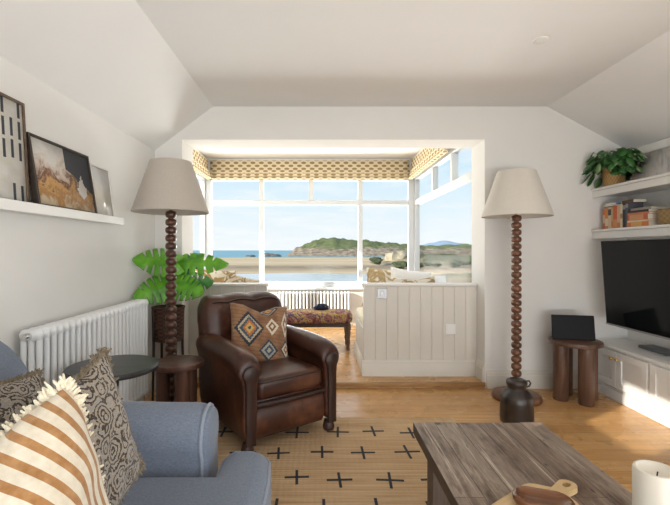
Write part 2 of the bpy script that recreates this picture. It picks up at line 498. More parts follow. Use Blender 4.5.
M['pool'] = water_mat('tide_pool_water', (.42,.52,.56), .1, (.2,.7,1))
def hill_mat(name, g1, g2, r1, r2, thr=0.5, haze=0):
    g = G(name); c = g.coord('Object'); x, y, z = g.sep(c)
    a = g.noise(g.mapping(c, (.05,.05,.12)), 1, 6, .65); b = g.noise(g.mapping(c, (.3,.3,.5)), 1, 4, .6)
    grass = g.ramp(b, [(.35,g1),(.65,g2)]); rock = g.ramp(b, [(.35,r1),(.65,r2)])
    nz = g.n.new('ShaderNodeNewGeometry'); _, _, nzz = g.sep(nz.outputs['Normal'])
    f = ((z*.10 + a*1.3 - thr)*5).clamp()
    g.set(color=g.mix(f, rock, grass), rough=1, spec=.05)
    return g.mat
M['hill'] = hill_mat('headland_grass_and_rock', (.10,.125,.05), (.22,.235,.11), (.17,.13,.09), (.46,.37,.26), .80)
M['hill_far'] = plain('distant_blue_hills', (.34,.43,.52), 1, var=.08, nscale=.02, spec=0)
M['scrub'] = hill_mat('scrubland', (.07,.085,.04), (.17,.17,.085), (.24,.19,.12), (.52,.42,.28), .33)
M['shrub'] = plain('dark_shrub_leaves', (.065,.085,.04), .9, var=.5, nscale=2, bump=.6, bscale=6, bdist=.1)
M['cliff'] = plain('sandy_cliff', (.52,.44,.30), .95, var=.25, nscale=1.0, bump=.6, bscale=2, bdist=.2)
M['rock'] = plain('shore_rock', (.17,.15,.13), .9, var=.4, nscale=1.5, bump=.6, bscale=3, bdist=.1)
# ------------------------------------------------------------------ the room
XL, XR, YF, YB2, YR = -1.36, 2.58, 3.50, 3.80, -2.30
CE, EAVE, FL, FR = 2.345, 1.98, -.875, 1.91
OL, OR_, HEAD = -1.133, 1.39, 2.07
BL, BR, BY, BCE = -1.64, 1.40, 6.20, 2.50
PZ = .05

struct(MB().box(XL-.3, XR+.3, YR-.3, YF, -.15, 0).build('floor', M['floor']))
struct(MB().box(BL-.15, BR+.15, YF+.0005, BY+.15, -.15, PZ).build('floor_bay', M['floor']))
st = struct(MB().box(OL, OR_, YF-.022, YF, .016, PZ+.001).build('trim_step_nosing', M['nosing'], bevel=.006))
struct(MB().box(FL-.02, FR+.02, YR, YF+.02, CE, CE+.12).build('ceiling', M['ceiling']))
def slope2(name, x0, x1, sgn):
    dz = (CE-EAVE)/abs(x1-x0)*.15
    m = MB(); m.loft([[(x0-sgn*.15,y,EAVE-dz),(x1,y,CE),(x1,y,CE+.14),(x0-sgn*.15,y,EAVE-dz+.14)] for y in (YR, YF+.02)])
    return struct(m.build(name, M['ceiling'], smooth=False))
slope2('ceiling_slope_left', XL, FL, 1)
slope2('ceiling_slope_right', XR, FR, -1)
# left wall with an unseen high window, added to shape the sun patch
WY0, WY1, WZ0, WZ1 = .22, .86, 1.40, 1.95
w = MB()
w.box(XL-.14, XL, YR, WY0, 0, EAVE); w.box(XL-.14, XL, WY1, YF+.05, 0, EAVE)
w.box(XL-.14, XL, WY0, WY1, 0, WZ0); w.box(XL-.14, XL, WY0, WY1, WZ1, EAVE)
struct(w.build('wall_left', M['wall'], smooth=False))
RY0, RY1, RZ1 = -1.9, .35, 1.92
w = MB()
w.box(XR, XR+.14, YR, RY0, 0, EAVE); w.box(XR, XR+.14, RY1, YF+.05, 0, EAVE); w.box(XR, XR+.14, RY0, RY1, RZ1, EAVE)
struct(w.build('wall_right', M['wall'], smooth=False))
# far wall: two piers and a lintel round the opening into the bay
w = MB()
w.box(XL-.5, OL, YF, YB2, 0, BCE+.1); w.box(OR_, XR+.3, YF, YB2, 0, BCE+.1); w.box(OL, OR_, YF, YB2, HEAD, BCE+.1)
struct(w.build('wall_far', M['wall'], smooth=False))
# wall behind the camera, with unseen glazed doors added to let light in
DX0, DX1, DZ1 = -1.0, 2.2, 2.1
w = MB()
w.box(XL-.14, DX0, YR-.14, YR, 0, CE+.1); w.box(DX1, XR+.14, YR-.14, YR, 0, CE+.1); w.box(DX0, DX1, YR-.14, YR, DZ1, CE+.1)
struct(w.build('wall_back', M['wall'], smooth=False))
def casement(name, p0, p1, z0, z1, mull_low, mull_up, ztr, fw=.07, dep=.07, edge_post=True):
    """window running in plan from p0 to p1; mullions given as distances along it"""
    p0 = Vector((*p0, 0)); p1 = Vector((*p1, 0)); d = (p1-p0); L = d.length
    ang = math.atan2(d.y, d.x)
    root = struct(thing(name, '', '', (p0.x, p0.y, 0), (0,0,ang)))
    del root['label']; del root['category']
    h = dep/2
    m = MB(); m.box(0, fw, -h, h, z0, z1); m.box(L-fw, L, -h, h, z0, z1); m.box(fw, L-fw, -h, h, z0, z0+fw); m.box(fw, L-fw, -h, h, z1-fw, z1)
    m.build('window_frame', M['upvc'], root, bevel=.006)
    tw = .07
    if ztr: MB().box(fw, L-fw, -h, h, ztr-tw/2, ztr+tw/2).build('transom', M['upvc'], root, bevel=.006)
    zt = ztr if ztr else z1-fw
    for a in mull_low: MB().box(a-.033, a+.033, -h, h, z0+fw, zt-(tw/2 if ztr else 0)).build('mullion', M['upvc'], root, bevel=.006)
    for a in mull_up: MB().box(a-.033, a+.033, -h, h, zt+tw/2, z1-fw).build('mullion', M['upvc'], root, bevel=.006)
    ls = [fw]+[q for a in mull_low for q in (a-.033, a+.033)]+[L-fw]
    for i in range(0, len(ls), 2): MB().box(ls[i], ls[i+1], -.004, .004, z0+fw, zt-(tw/2 if ztr else 0)).build('pane', M['glass'], root, smooth=False)
    if ztr:
        us = [fw]+[q for a in mull_up for q in (a-.033, a+.033)]+[L-fw]
        for i in range(0, len(us), 2): MB().box(us[i], us[i+1], -.004, .004, zt+tw/2, z1-fw).build('pane', M['glass'], root, smooth=False)
    return root
# ---- bay
SILL, WTOP = .60, 2.26
w = MB(); w.box(BL-.12, BR+.12, BY, BY+.12, 0, SILL); w.box(BL-.12, BR+.12, BY, BY+.12, WTOP, BCE)
struct(w.build('wall_bay_back', M['wall'], smooth=False))
w = MB(); w.box(BL-.12, BL, YB2, BY, 0, SILL); w.box(BL-.12, BL, YB2, BY, WTOP, BCE)
struct(w.build('wall_bay_left', M['wall'], smooth=False))
w = MB(); w.box(BR, BR+.12, YB2, BY, 0, SILL); w.box(BR, BR+.12, YB2, BY, WTOP, BCE)
struct(w.build('wall_bay_right', M['wall'], smooth=False))
struct(MB().box(BL-.12, BR+.12, YB2, BY+.12, BCE, BCE+.1).build('ceiling_bay', M['ceiling']))
casement('window_1', (BL-.02, BY+.05), (BR+.02, BY+.05), SILL, WTOP, [.82, 2.287], [.82, 1.557, 2.287], 1.85, .08)
casement('window_2', (BL-.06, YB2), (BL-.06, BY+.05), SILL, WTOP, [1.25], [.62,1.25,1.85], 1.85, .08)
casement('window_3', (BR+.06, YB2), (BR+.06, BY+.05), SILL, WTOP, [], [.70,1.45], 1.85, .08)
casement('window_added_left', (XL-.07, WY0), (XL-.07, WY1), WZ0, WZ1, [], [], 0, .04)
casement('window_added_right', (XR+.07, RY0), (XR+.07, RY1), 0, RZ1, [.75,1.5], [], 0, .07)  # unseen glazed opening, added to light the left wall
casement('window_added_back', (DX0, YR-.07), (DX1, YR-.07), 0, DZ1, [.8,1.6,2.4], [], 0, .07)
struct(MB().box(BL+.001, BR-.001, BY-.06, BY+.015, SILL-.03, SILL+.002).build('trim_sill_back', M['trim'], bevel=.006))
struct(MB().box(BL-.015, BL+.09, YB2, BY-.13, SILL-.03, SILL+.002).build('trim_sill_left', M['trim'], bevel=.006))
struct(MB().box(BR-.05, BR+.015, YB2, BY-.13, SILL-.03, SILL+.002).build('trim_sill_right', M['trim'], bevel=.006))
# ---- skirting boards
def skirt(name, prof_pts, a, b, mat='greige', parent=None):
    """profile (out, z) extruded from plan point a to b; out is to the left of a->b"""
    a = Vector((*a,0)); b = Vector((*b,0)); d = (b-a).normalized(); nrm = Vector((-d.y, d.x, 0))
    m = MB(); m.loft([[tuple(p + nrm*o + Vector((0,0,z))) for o, z in prof_pts] for p in (a, b)])
    return m.build(name, M[mat], parent, angle=30)
SK = [(0,0),(.02,0),(.02,.105),(.014,.115),(.014,.125),(.008,.135),(.004,.15),(0,.152)]
struct(skirt('baseboard_far_right', SK, (2.29, YF), (OR_+.012, YF)))
struct(skirt('baseboard_far_left', SK, (OL, YF), (XL, YF)))
struct(skirt('baseboard_left', SK, (XL, YF-.02), (XL, YR)))
struct(skirt('baseboard_bay_back', SK, (BR, BY), (BL, BY)))
bpy.data.objects['baseboard_bay_back'].location.z = PZ
struct(skirt('baseboard_jamb_right', [(o,z) for o,z in SK], (OR_, YF-.0), (OR_, 3.665)))
bpy.data.objects['baseboard_jamb_right'].location.z = PZ
# picture rail where the right slope meets the wall
struct(MB().box(XR-.025, XR, YR, YF, EAVE-.075, EAVE-.01).build('trim_rail_right', M['trim'], bevel=.006))
# ---- boarded half walls either side of the step
def halfwall(name, x0, x1, end_x, ey, top=.855):
    y0, y1 = 3.67, 3.745
    m = MB(); m.box(x0, x1, y0+.012, y1, PZ, top-.02)
    n = max(1, round((x1-x0)/.1)); bw = (x1-x0)/n
    for i in range(n): m.box(x0+i*bw+.0005, x0+(i+1)*bw-.0005, y0, y0+.014, PZ, top-.02)
    s = 1 if end_x == x1 else -1
    o = struct(m.build(name, M['greige'], bevel=.0022, angle=25))
    return o
halfwall('wall_partition_right', .40, OR_, .40, 4.5)
halfwall('wall_partition_left', OL, -.446, -.446, 4.5)
for nm, a, b in (('right', .385, OR_), ('left', OL, -.431)):
    struct(MB().box(a, b, 3.655, 3.765, .836, .858).build('trim_cap_'+nm, M['trim'], bevel=.006))
SK2 = [(0,0),(.016,0),(.016,.10),(.012,.108),(.012,.122),(.006,.13),(0,.14)]
o = struct(skirt('baseboard_partition_right', SK2, (OR_-.02, 3.67), (.40-.016, 3.67))); o.location.z = PZ
o = struct(skirt('baseboard_partition_left', SK2, (-.446+.016, 3.67), (OL, 3.67))); o.location.z = PZ
o = struct(skirt('baseboard_partition_end', SK2, (.40, 3.66), (.40, 4.48))); o.location.z = PZ
# ---- fixed window seats behind the half walls
def window_seat(label, x0, x1, front):
    t = thing('window_seat', label, 'bench', ((x0+x1)/2, 4.12, PZ))
    hx = (x1-x0)/2
    MB().box(-hx, hx, -.372, .36, 0, .40).build('base', M['greige'], t, bevel=.004)
    m = MB(); m.box(-hx+.005, hx-.005, -.37, .37, .401, .49)
    m.build('seat_cushion', M['cream_seat'], t, bevel=.025)
    return t
window_seat('painted window seat with cream cushion behind the right half wall', .402, BR-.005, 1)
window_seat('painted window seat with cream cushion behind the leather armchair', BL+.005, -.45, -1)

# ---- roman blinds
def blind(label, p0, p1, inward, zt=2.465, zb=2.17):
    p0 = Vector((*p0,0)); p1 = Vector((*p1,0)); L = (p1-p0).length; d = (p1-p0)/L; n = Vector((*inward,0))
    t = thing('roman_blind', label, 'blind', tuple(p0))
    prof = [(0,zt)]
    z = zt; nf = 3
    prof += [(.012,zt-.01),(.014,zb+.155)]
    for k in range(nf):                    # stacked folds at the bottom
        zz = zb+.15-.047*k
        prof += [(.020+.006*k, zz), (.040+.008*k, zz-.025), (.036+.008*k, zz-.042), (.016, zz-.046)]
    prof += [(.014, zb)]
    # arc length for the print
    al = [0]
    for a, b in zip(prof, prof[1:]): al.append(al[-1]+math.hypot(b[0]-a[0], b[1]-a[1]))
    m = MB(); nu = 24
    for i in range(nu+1):
        for j, (o, zz) in enumerate(prof):
            p = d*(L*i/nu) + n*o
            m.uv[len(m.v)] = (L*i/nu/.124, al[j]/.088)
            m.v.append((p.x, p.y, zz))
    k = len(prof)
    for i in range(nu):
        for j in range(k-1): m._f([i*k+j, (i+1)*k+j, (i+1)*k+j+1, i*k+j+1])
    m.build('fabric', M['blind'], t, solid=.003, angle=60)
    hr = MB(); q = [Vector((0,0,0)), d*L]
    hr.loft([[tuple(p + n*o + Vector((0,0,zz))) for o, zz in ((-.02,zt-.03),(-.002,zt-.03),(-.002,zt+.02),(-.02,zt+.02))] for p in q])
    hr.build('headrail', M['trim'], t)
    return t
blind('wide cream and brown patterned roman blind over the back bay window', (BR-.06, BY-.03), (BL+.06, BY-.03), (0,-1))
blind('cream patterned roman blind over the left side of the bay', (BL+.03, BY-.1), (BL+.03, YB2+.02), (1,0))
blind('cream patterned roman blind over the right side of the bay', (BR-.03, YB2+.55), (BR-.03, BY-.1), (-1,0))

# ---- radiators
def radiator(label, loc, rz, ncol, h, z0, pitch=.05, dep=.10, tr=.0155):
    t = thing('column_radiator', label, 'radiator', loc, (0,0,rz))
    proto = None
    for i in range(ncol):
        if proto is None:
            m = MB()
            for k in range(3):
                y = -dep+.016+(dep-.032)*k/2
                m.tube([(0,y,z0+.03),(0,y,z0+h-.03)], tr, 10)
            for zz in (z0+.028, z0+h-.028):
                rings = []
                for s_, yy in ((.4,-dep),(.85,-dep+.008),(1,-dep+.02),(1,-.02),(.85,-.008),(.4,0)):
                    rings.append([(.021*s_*math.cos(a), yy, zz+.028*s_*math.sin(a)) for a in [2*PI*q/12 for q in range(12)]])
                m.loft(rings)
            proto = m.build('column', M['radiator'], t)
            proto.location.x = pitch*(i+.5)
        else:
            c = proto.copy(); C.objects.link(c); c.parent = t; c.location.x = pitch*(i+.5)
    for zz in (z0+h-.028,):
        m = MB(); m.tube([(-.012,-dep/2,zz),(.004,-dep/2,zz)], .017, 14); m.tube([(-.02,-dep/2,zz),(-.01,-dep/2,zz)], .009, 10)
        m.build('bleed_plug', M['chrome'], t)
    for xx in (.08, pitch*ncol-.08):
        m = MB(); m.box(xx-.012, xx+.012, -dep*.3, .034, z0+h*.75, z0+h*.75+.03)
        m.build('wall_bracket', M['radiator'], t)
    for xx in (-.0, pitch*ncol):
        m = MB(); m.tube([(xx,-dep/2,z0+.028),(xx-.03 if xx < .1 else xx+.03,-dep/2,z0+.028),(xx-.03 if xx < .1 else xx+.03,-dep/2,0)], .008, 8)
        m.build('pipe', M['chrome'], t)
    return t
# local +x runs along the wall, local +y points into the wall
radiator('long white column radiator along the left wall', (XL+.045, 1.83, 0), PI/2, 24, .68, .12, tr=.0132)
radiator('short white column radiator under the back bay window', (-.58, BY-.035, PZ), 0, 21, .40, .10)
# ------------------------------------------------------------------ picture ledge and pictures
def rr(hw, hh, rad, n=4):
    pts = []
    for cx, cy, a0 in ((hw-rad,hh-rad,0),(-hw+rad,hh-rad,90),(-hw+rad,-hh+rad,180),(hw-rad,-hh+rad,270)):
        for k in range(n+1):
            a = R(a0+90*k/n); pts.append((cx+rad*math.cos(a), cy+rad*math.sin(a)))
    return pts
t = thing('picture_ledge', 'long white picture ledge fixed to the left wall', 'shelf', (XL, 1.7, 1.346))
m = MB(); m.box(0, .10, -1.3, 1.02, -.03, 0); m.build('shelf_board', M['trim'], t, bevel=.004)
m = MB(); m.box(.092, .104, -1.3, 1.02, -.034, .012); m.build('front_lip', M['trim'], t, bevel=.003)
def picture(name, label, y0, y1, zb, h, lean_bottom, fmat, amat, fw=.014, dep=.03, matt=0, glazed=False, edge=None, wall_x=XL, sgn=1):
    """leans against a side wall; local x along y, local z up"""
    w = abs(y1-y0)
    a = math.asin(min(.9, (lean_bottom-dep)/h))
    t = thing(name, label, 'picture', (wall_x+sgn*lean_bottom, (y0+y1)/2, zb+dep*math.sin(a)), (0,0,0))
    t.rotation_euler = (-a, 0, sgn*PI/2)          # local -y faces the room
    m = MB(); hw = w/2
    m.box(-hw, -hw+fw, 0, dep, 0, h); m.box(hw-fw, hw, 0, dep, 0, h); m.box(-hw+fw, hw-fw, 0, dep, 0, fw); m.box(-hw+fw, hw-fw, 0, dep, h-fw, h)
    m.build('frame', fmat, t, bevel=.002)
    m = MB(); m.box(-hw+fw, hw-fw, .012, dep-.004, fw, h-fw); m.build('backing', M['canvas_edge'], t)
    m = MB(); m.grid(1, 1, lambda u, v: (-hw+fw+(w-2*fw)*u, .008, fw+(h-2*fw)*v)); m.build('artwork', amat, t, solid=.004)
    return t
picture('framed_picture', 'tall brown framed abstract of black dashes on cream', 1.30, 1.905, 1.348, .465, .056, M['frame_brown'], M['art_dashes'])
picture('framed_picture', 'dark framed abstract landscape in white, ochre and black', 1.925, 2.435, 1.348, .345, .085, M['frame_dark'], M['art_land'])
picture('framed_picture', 'small thin white framed pale print at the ledge end', 2.47, 2.695, 1.348, .315, .060, M['frame_white'], M['art_pale'], .010, .02)

# ------------------------------------------------------------------ bobbin lamps
def bobbin_lamp(label, loc, shade, wood, label_shade=None):
    t = thing('floor_lamp', label, 'lamp', loc)
    m = MB(); m.lathe([(.10,0),(.172,.0),(.178,.012),(.178,.030),(.168,.042),(.06,.048),(.045,.06)], 36); m.build('base', wood, t)
    prof = [(.03,.05)]; z = .06; p = .0545; n = 25
    for k in range(n):
        for q in range(7):
            a = PI*q/6
            prof.append(((.019)+.0195*math.sin(a)**.8, z + p*(.06+.88*(1-math.cos(a))/2)))
        z += p
    prof.append((.012, z))
    m = MB(); m.lathe(prof, 20); m.build('stem', wood, t, angle=50)
    m = MB(); m.lathe([(.008,z-.005),(.011,z+.0),(.008,z+.006),(.008,z+.02),(.018,z+.025),(.018,z+.06),(.012,z+.065)], 14); m.build('lamp_holder', M['brass'], t)
    m = MB(); m.sphere((0,0,z+.11), .03, .03, .045, 16, 10); m.build('bulb', M['white_plastic'], t)
    z0, z1 = 1.408, 1.758
    m = MB(); m.lathe([(.252,z0),(.256,z0+.004),(.138,z1),(.134,z1),(.2495,z0+.004)], 48, cap=False)
    b = m.build('lamp_shade', shade, t, angle=60)
    m = MB(); nn = 3
    for k in range(nn):
        a = 2*PI*k/nn; m.tube([(0,0,z1-.03),(.135*math.cos(a),.135*math.sin(a),z1-.012)], .0025, 6)
    m.tube([(0,0,z+.06),(0,0,z1-.02)], .004, 6)
    m.build('shade_carrier', M['brass'], t)
    return t
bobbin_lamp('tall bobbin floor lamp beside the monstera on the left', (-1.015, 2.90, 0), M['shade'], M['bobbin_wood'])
bobbin_lamp('tall bobbin floor lamp beside the bay opening on the right', (1.535, 3.25, 0), M['shade_lit'], M['bobbin_sunlit'])

# ------------------------------------------------------------------ dark pot in front of the right lamp
t = thing('wooden_pot', 'dark old turned wooden pot with narrow neck below the right lamp', 'pot', (1.325, 2.80, 0))
m = MB(); m.lathe([(.095,0),(.104,.01),(.106,.05),(.103,.13),(.106,.15),(.103,.16),(.102,.175),(.098,.185),(.075,.215),(.060,.228),(.058,.236),(.062,.25),(.066,.262),(.066,.275),(.060,.285),(.045,.29),(.042,.285)], 36)
m.build('body', M['jar_wood'], t, angle=60)
m = MB(); m.tube([(.060,.0,.235),(.085,0,.243),(.092,0,.262),(.082,0,.278),(.062,0,.276)], .006, 8); m.build('handle', M['jar_wood'], t)

# ------------------------------------------------------------------ stools with chunky round legs
def petal_stool(label, loc, h, r, wood, rz, nleg=4, lr=.055, ring=.6):
    t = thing('side_stool', label, 'stool', loc, (0,0,rz))
    m = MB(); m.lathe([(r*.9,h-.036),(r*.985,h-.03),(r,h-.018),(r*.985,h-.004),(r*.95,h)], 40); m.build('top', wood, t)
    for k in range(nleg):
        a = 2*PI*k/nleg
        x, y = r*ring*math.cos(a), r*ring*math.sin(a)
        m = MB(); m.lathe([(lr*.94,0),(lr,.006),(lr,h-.036),(lr*.9,h-.034)], 22, (x,y,0)); m.build('leg', wood, t)
    return t
petal_stool('round walnut stool with thick round legs holding a black screen', (1.985, 3.24, 0), .458, .185, M['stool_wood'], R(-86), 4, .053, .64)
petal_stool('small dark brown stool beside the leather armchair', (-.85, 2.56, 0), .475, .152, M['stool_dark'], R(-60), 3, .042, .62)
t = thing('tablet', 'black screen standing on the round walnut stool', 'tablet', (1.975, 3.25, .4585), (0,0,R(-13)))
m = MB(); m.loft([[(x*.150+0,y0,0) for x, y0 in ((-1,-.02),(1,-.02),(1,.0),(-1,.0))], [(x*.150,y0,.185) for x, y0 in ((-1,.012),(1,.012),(1,.026),(-1,.026))]])
m.build('screen_body', M['black_plastic'], t, bevel=.006)
m = MB(); m.loft([[(x*.07,y0,0) for x, y0 in ((-1,.0),(1,.0),(1,.075),(-1,.075))], [(x*.06,y0,.11) for x, y0 in ((-1,.012),(1,.012),(1,.026),(-1,.026))]])
m.build('stand', M['black_plastic'], t, bevel=.003)

# ------------------------------------------------------------------ black round pedestal table
t = thing('pedestal_table', 'round black side table by the long white radiator', 'table', (-.965, 1.975, 0))
m = MB(); m.lathe([(.185,.582),(.196,.585),(.203,.593),(.203,.602),(.196,.610),(.15,.611)], 48); m.build('tabletop', M['black_wood'], t)
m = MB(); m.lathe([(.05,.575),(.07,.582)], 20); m.lathe([(.018,.27),(.026,.29),(.02,.33),(.018,.45),(.03,.55),(.05,.582)], 18); m.build('pedestal', M['black_wood'], t)
for k in range(3):
    a = R(20+120*k); ca, sa = math.cos(a), math.sin(a)
    m = MB(); m.tube([(.01*ca,.01*sa,.33),(.08*ca,.08*sa,.27),(.15*ca,.15*sa,.10),(.175*ca,.175*sa,.012)], [.018,.017,.015,.012], 10); m.build('leg', M['black_wood'], t)

# ------------------------------------------------------------------ monstera in a rattan stand
t = thing('monstera_plant', 'potted monstera with split green leaves in a dark rattan stand', 'plant', (-1.175, 3.30, 0))
m = MB(); m.lathe([(.09,.44),(.106,.445),(.122,.69),(.127,.70),(.127,.708),(.116,.708),(.112,.66)], 32, cap=False); m.lathe([(.03,.442),(.1,.44)],24); m.build('planter', M['rattan_dark'], t, angle=60)
m = MB(); m.lathe([(.02,.664),(.113,.664),(.10,.655)], 24); m.build('soil', plain('potting_soil', (.03,.02,.013), .95, var=.4, nscale=60), t)
for k in range(4):
    a = R(45+90*k); ca, sa = math.cos(a), math.sin(a)
    m = MB(); m.tube([(.125*ca,.125*sa,.0),(.118*ca,.118*sa,.44),(.122*ca,.122*sa,.69)], [.009,.011,.012], 8); m.build('leg', M['dark_wood'], t)
def monstera_leaf(L, W, seed, droop=.25, fold=.25):
    rnd = random.Random(seed); m = MB()
    nt, ns = 72, 8
    notch = [.26,.42,.58,.74]
    for side in (-1, 1):
        b = len(m.v); ph = rnd.uniform(-.02,.02)
        for i in range(nt+1):
            s = i/nt
            a = s
            w = W*.5*(math.sin(PI*min(1, (a*.93+.07))**.78))**.75 if a < 1 else 0
            w = max(w, .002)
            dmin = min(abs(a-(q+ph)) for q in notch)
            cut = 1.0 if dmin > .019 else .40+.1*math.sin(a*9)
            for j in range(ns+1):
                q = j/ns
                x = side*w*q*cut
                back = .30*L*q*q*(1-a)*(1 if a < .3 else .75)      # lobes sweep; heart-shaped base
                y = a*L + .22*L*q*cut*(a-.42) - (.16*L*q*cut if a < .12 else 0)
                z = -droop*L*(a**2) - fold*abs(x)*(1 if q < .6 else 1.15) + .003*math.sin(a*40)*q
                m.v.append((x, y, z))
        for i in range(nt):
            for j in range(ns):
                k = b+i*(ns+1)+j; m._f([k, k+ns+1, k+ns+2, k+1])
    return m
leaves = [ # base (x,y,z), azimuth, pitch, roll, length, width, material, seed
 ((.105,-.12,1.06), R(180+37), R(10), R(-60), .27, .25, 'monstera', 1),
 ((.085,-.14,.90),  R(180+42), R(-14), R(-62), .26, .23, 'monstera', 2),
 ((.09,-.06,1.05),  R(0),  R(4),  R(62), .34, .20, 'monstera', 3),
 ((.085,-.15,.905),  R(-14), R(-12), R(56), .22, .22, 'monstera', 4),
 ((.10,.02,1.0),  R(50), R(40), R(60), .19, .17, 'monstera_dark', 5),
 ((.10,-.05,.90),  R(12), R(8), R(50), .23, .24, 'monstera_dark', 6),
]
for (bx,by,bz), az, pt, rl, L, W, mt, sd in leaves:
    m = monstera_leaf(L, W, sd)
    lf = m.build('leaf', M[mt], t, solid=.0012, weld=True, angle=180)
    # local y is the midrib: point it along az/pitch, roll the blade towards the room
    Mx = Matrix.Rotation(az-PI/2, 4, 'Z') @ Matrix.Rotation(pt, 4, 'X') @ Matrix.Rotation(rl, 4, 'Y')
    lf.matrix_local = Matrix.Translation((bx,by,bz)) @ Mx
    s0 = Vector((.02*math.cos(az), .02*math.sin(az), .66)); s1 = Vector((bx,by,bz))
    mid = (s0+s1)/2 + Vector((0,.0,.06))
    m = MB(); m.tube([s0, s0.lerp(mid,.5)+Vector((0,0,.01)), mid, mid.lerp(s1,.6)+Vector((0,0,.015)), s1], [.006,.0055,.005,.0045,.004], 8); m.build('stalk', M['stem'], t)
def rbox(hx, hy, hz, r, n=5, crown=0):
    """rounded cushion block as a loft of rounded rectangles in z"""
    rings = []
    for k in range(n+1):
        a = -PI/2 + PI/2*k/n
        q = r*(1-math.cos(a)); rings.append((hx-q, hy-q, -hz+r+r*math.sin(a)))
    for k in range(n+1):
        a = PI/2*k/n
        q = r*(1-math.cos(a)); rings.append((hx-q, hy-q, hz-r+r*math.sin(a)))
    return rings
def cushion_block(cx, cy, cz, hx, hy, hz, r, crown=.0, rad=.05):
    m = MB(); rg = []
    for ax, ay, z in rbox(hx, hy, hz, r):
        p = rr(ax, ay, min(rad, ax*.9, ay*.9), 5)
        rg.append([(cx+x, cy+y, cz+z) for x, y in p])
    top = rg[-1]
    m.loft(rg, cap=False)
    # crowned caps made of shrinking rings
    for sgn, base in ((1, rg[-1]), (-1, rg[0])):
        inner = [base]
        for s, h in ((.85,.45),(.6,.8),(.3,.97),(.02,1)):
            inner.append([(cx+(x-cx)*s, cy+(y-cy)*s, z+sgn*crown*h) for x, y, z in base])
        m.loft(inner if sgn > 0 else inner[::-1], cap=False)
    return m
# ------------------------------------------------------------------ leather club armchair
t = thing('club_armchair', 'worn brown leather club armchair with scalloped back on the jute rug', 'armchair', (-.375, 2.80, 0), (0,0,R(36)))
LW = M['leather']
def arm_ring(xa, y, s, dz, side, wscale=1.0):
    pts = []; hw = .046*wscale; r = .074*wscale; zc = .515+dz
    pts.append((xa-hw, y, .07)); pts.append((xa-hw, y, .25)); pts.append((xa-hw, y, .42+dz*.8))
    for k in range(13):
        a = R(222 - 264*k/12)
        pts.append((xa + r*math.cos(a), y, zc + r*.95*math.sin(a)))
    pts += [(xa+hw, y, .42+dz*.8), (xa+hw, y, .25), (xa+hw, y, .07)]
    return pts
for sd in (-1, 1):
    m = MB(); xa = sd*.282
    rings = [arm_ring(xa, -.395, 1, -.055, sd, .80), arm_ring(xa, -.39, 1, -.045, sd, .93), arm_ring(xa, -.375, 1, -.032, sd, 1), arm_ring(xa, -.34, 1, -.012, sd),
             arm_ring(xa, -.28, 1, .002, sd), arm_ring(xa, -.15, 1, .012, sd), arm_ring(xa, .05, 1, .016, sd), arm_ring(xa, .22, 1, .016, sd), arm_ring(xa*.98, .35, 1, .0, sd, .95)]
    m.loft(rings); a = m.build('arm', LW, t, sub=1, angle=70)
    m = MB()
    def fp(y, s):
        q = arm_ring(xa, y, 1, -.055, sd, .80*s); return q
    m.loft([fp(-.394,.86), fp(-.404,.84), fp(-.409,.74)]); m.build('arm_front_panel', M['leather_welt'], a, angle=60)
# back
m = MB(); rings = []
nx = 40
for i in range(nx+1):
    u = -1+2*i/nx; x = u*.315
    ed = (1-abs(u)**7)**.5 if abs(u) < 1 else 0
    zt = .70 + .125*(1-abs(u)**9)**.5 if abs(u) < 1 else .70
    zt += .014*abs(math.sin((u*.86+1)*PI*1.75))*(1 if abs(u) < .86 else .2) + .008*(1-u*u)
    th = .045+.055*ed
    prof = []
    yb = .30; yc = lambda z: .245 + (z-.4)*.17
    zs = [.12,.3,.45,.58,.68,.74]
    scale = (zt-.05)/.76
    fr = [(yc(z*scale)-th*(1+.16*math.sin(PI*min(1,(z-.1)/.65))), z*scale) for z in zs]
    top = []
    for k in range(7):
        a = PI - PI*k/6
        top.append((yc(zt)+th*math.cos(a)*1.02, zt-.045+.045*math.sin(a)))
    bk = [(yc(z*scale)+th*.95, z*scale) for z in zs[::-1]]
    rings.append([(x, y, z) for y, z in fr+top+bk])
m.loft(rings); m.build('backrest', LW, t, angle=70)
# scallop welt on the top front edge of the back
m = MB(); pts = []
for i in range(4, nx-3):
    q = rings[i]; p = q[6]; pts.append((p[0], p[1]-.004, p[2]+.005))
m.tube(pts, .0065, 8); m.build('back_welt', M['leather_welt'], t)
# base and front rail
m = MB(); m.box(-.26,.26,-.345,.36,.07,.30); m.build('seat_frame', LW, t, bevel=.02)
m = MB(); rg = []
for x in (-.24, -.225, .225, .24):
    s = .93 if abs(x) > .23 else 1
    rg.append([(x, -.345-.03*s*math.sin(PI*k/10)**.7-.004, .075+.185*k/10) for k in range(11)] + [(x,-.30,.26),(x,-.30,.075)])
m.loft(rg); m.build('front_panel', LW, t, angle=60)
m = MB(); m.tube([(-.24,-.372,.272),(0,-.385,.272),(.24,-.372,.272)], .016, 12); m.build('front_rail_welt', M['leather_welt'], t)
m = cushion_block(0, -.10, .355, .236, .285, .065, .045, .018, .05); m.build('seat_cushion', LW, t, angle=70)
m = MB(); q = [(x, y-.10, .40) for x, y in rr(.2345, .2835, .05, 5)]; m.tube(q+[q[0]], .006, 8); m.build('seat_welt', M['leather_welt'], t)
for sx in (-1, 1):
    for yy in (-.36, .33):
        m = MB(); m.lathe([(.022,.0087 if yy < 0 else 0),(.034,.014),(.038,.032),(.032,.055),(.026,.075)], 18, (sx*.285, yy, 0)); m.build('foot', M['dark_wood'], t)

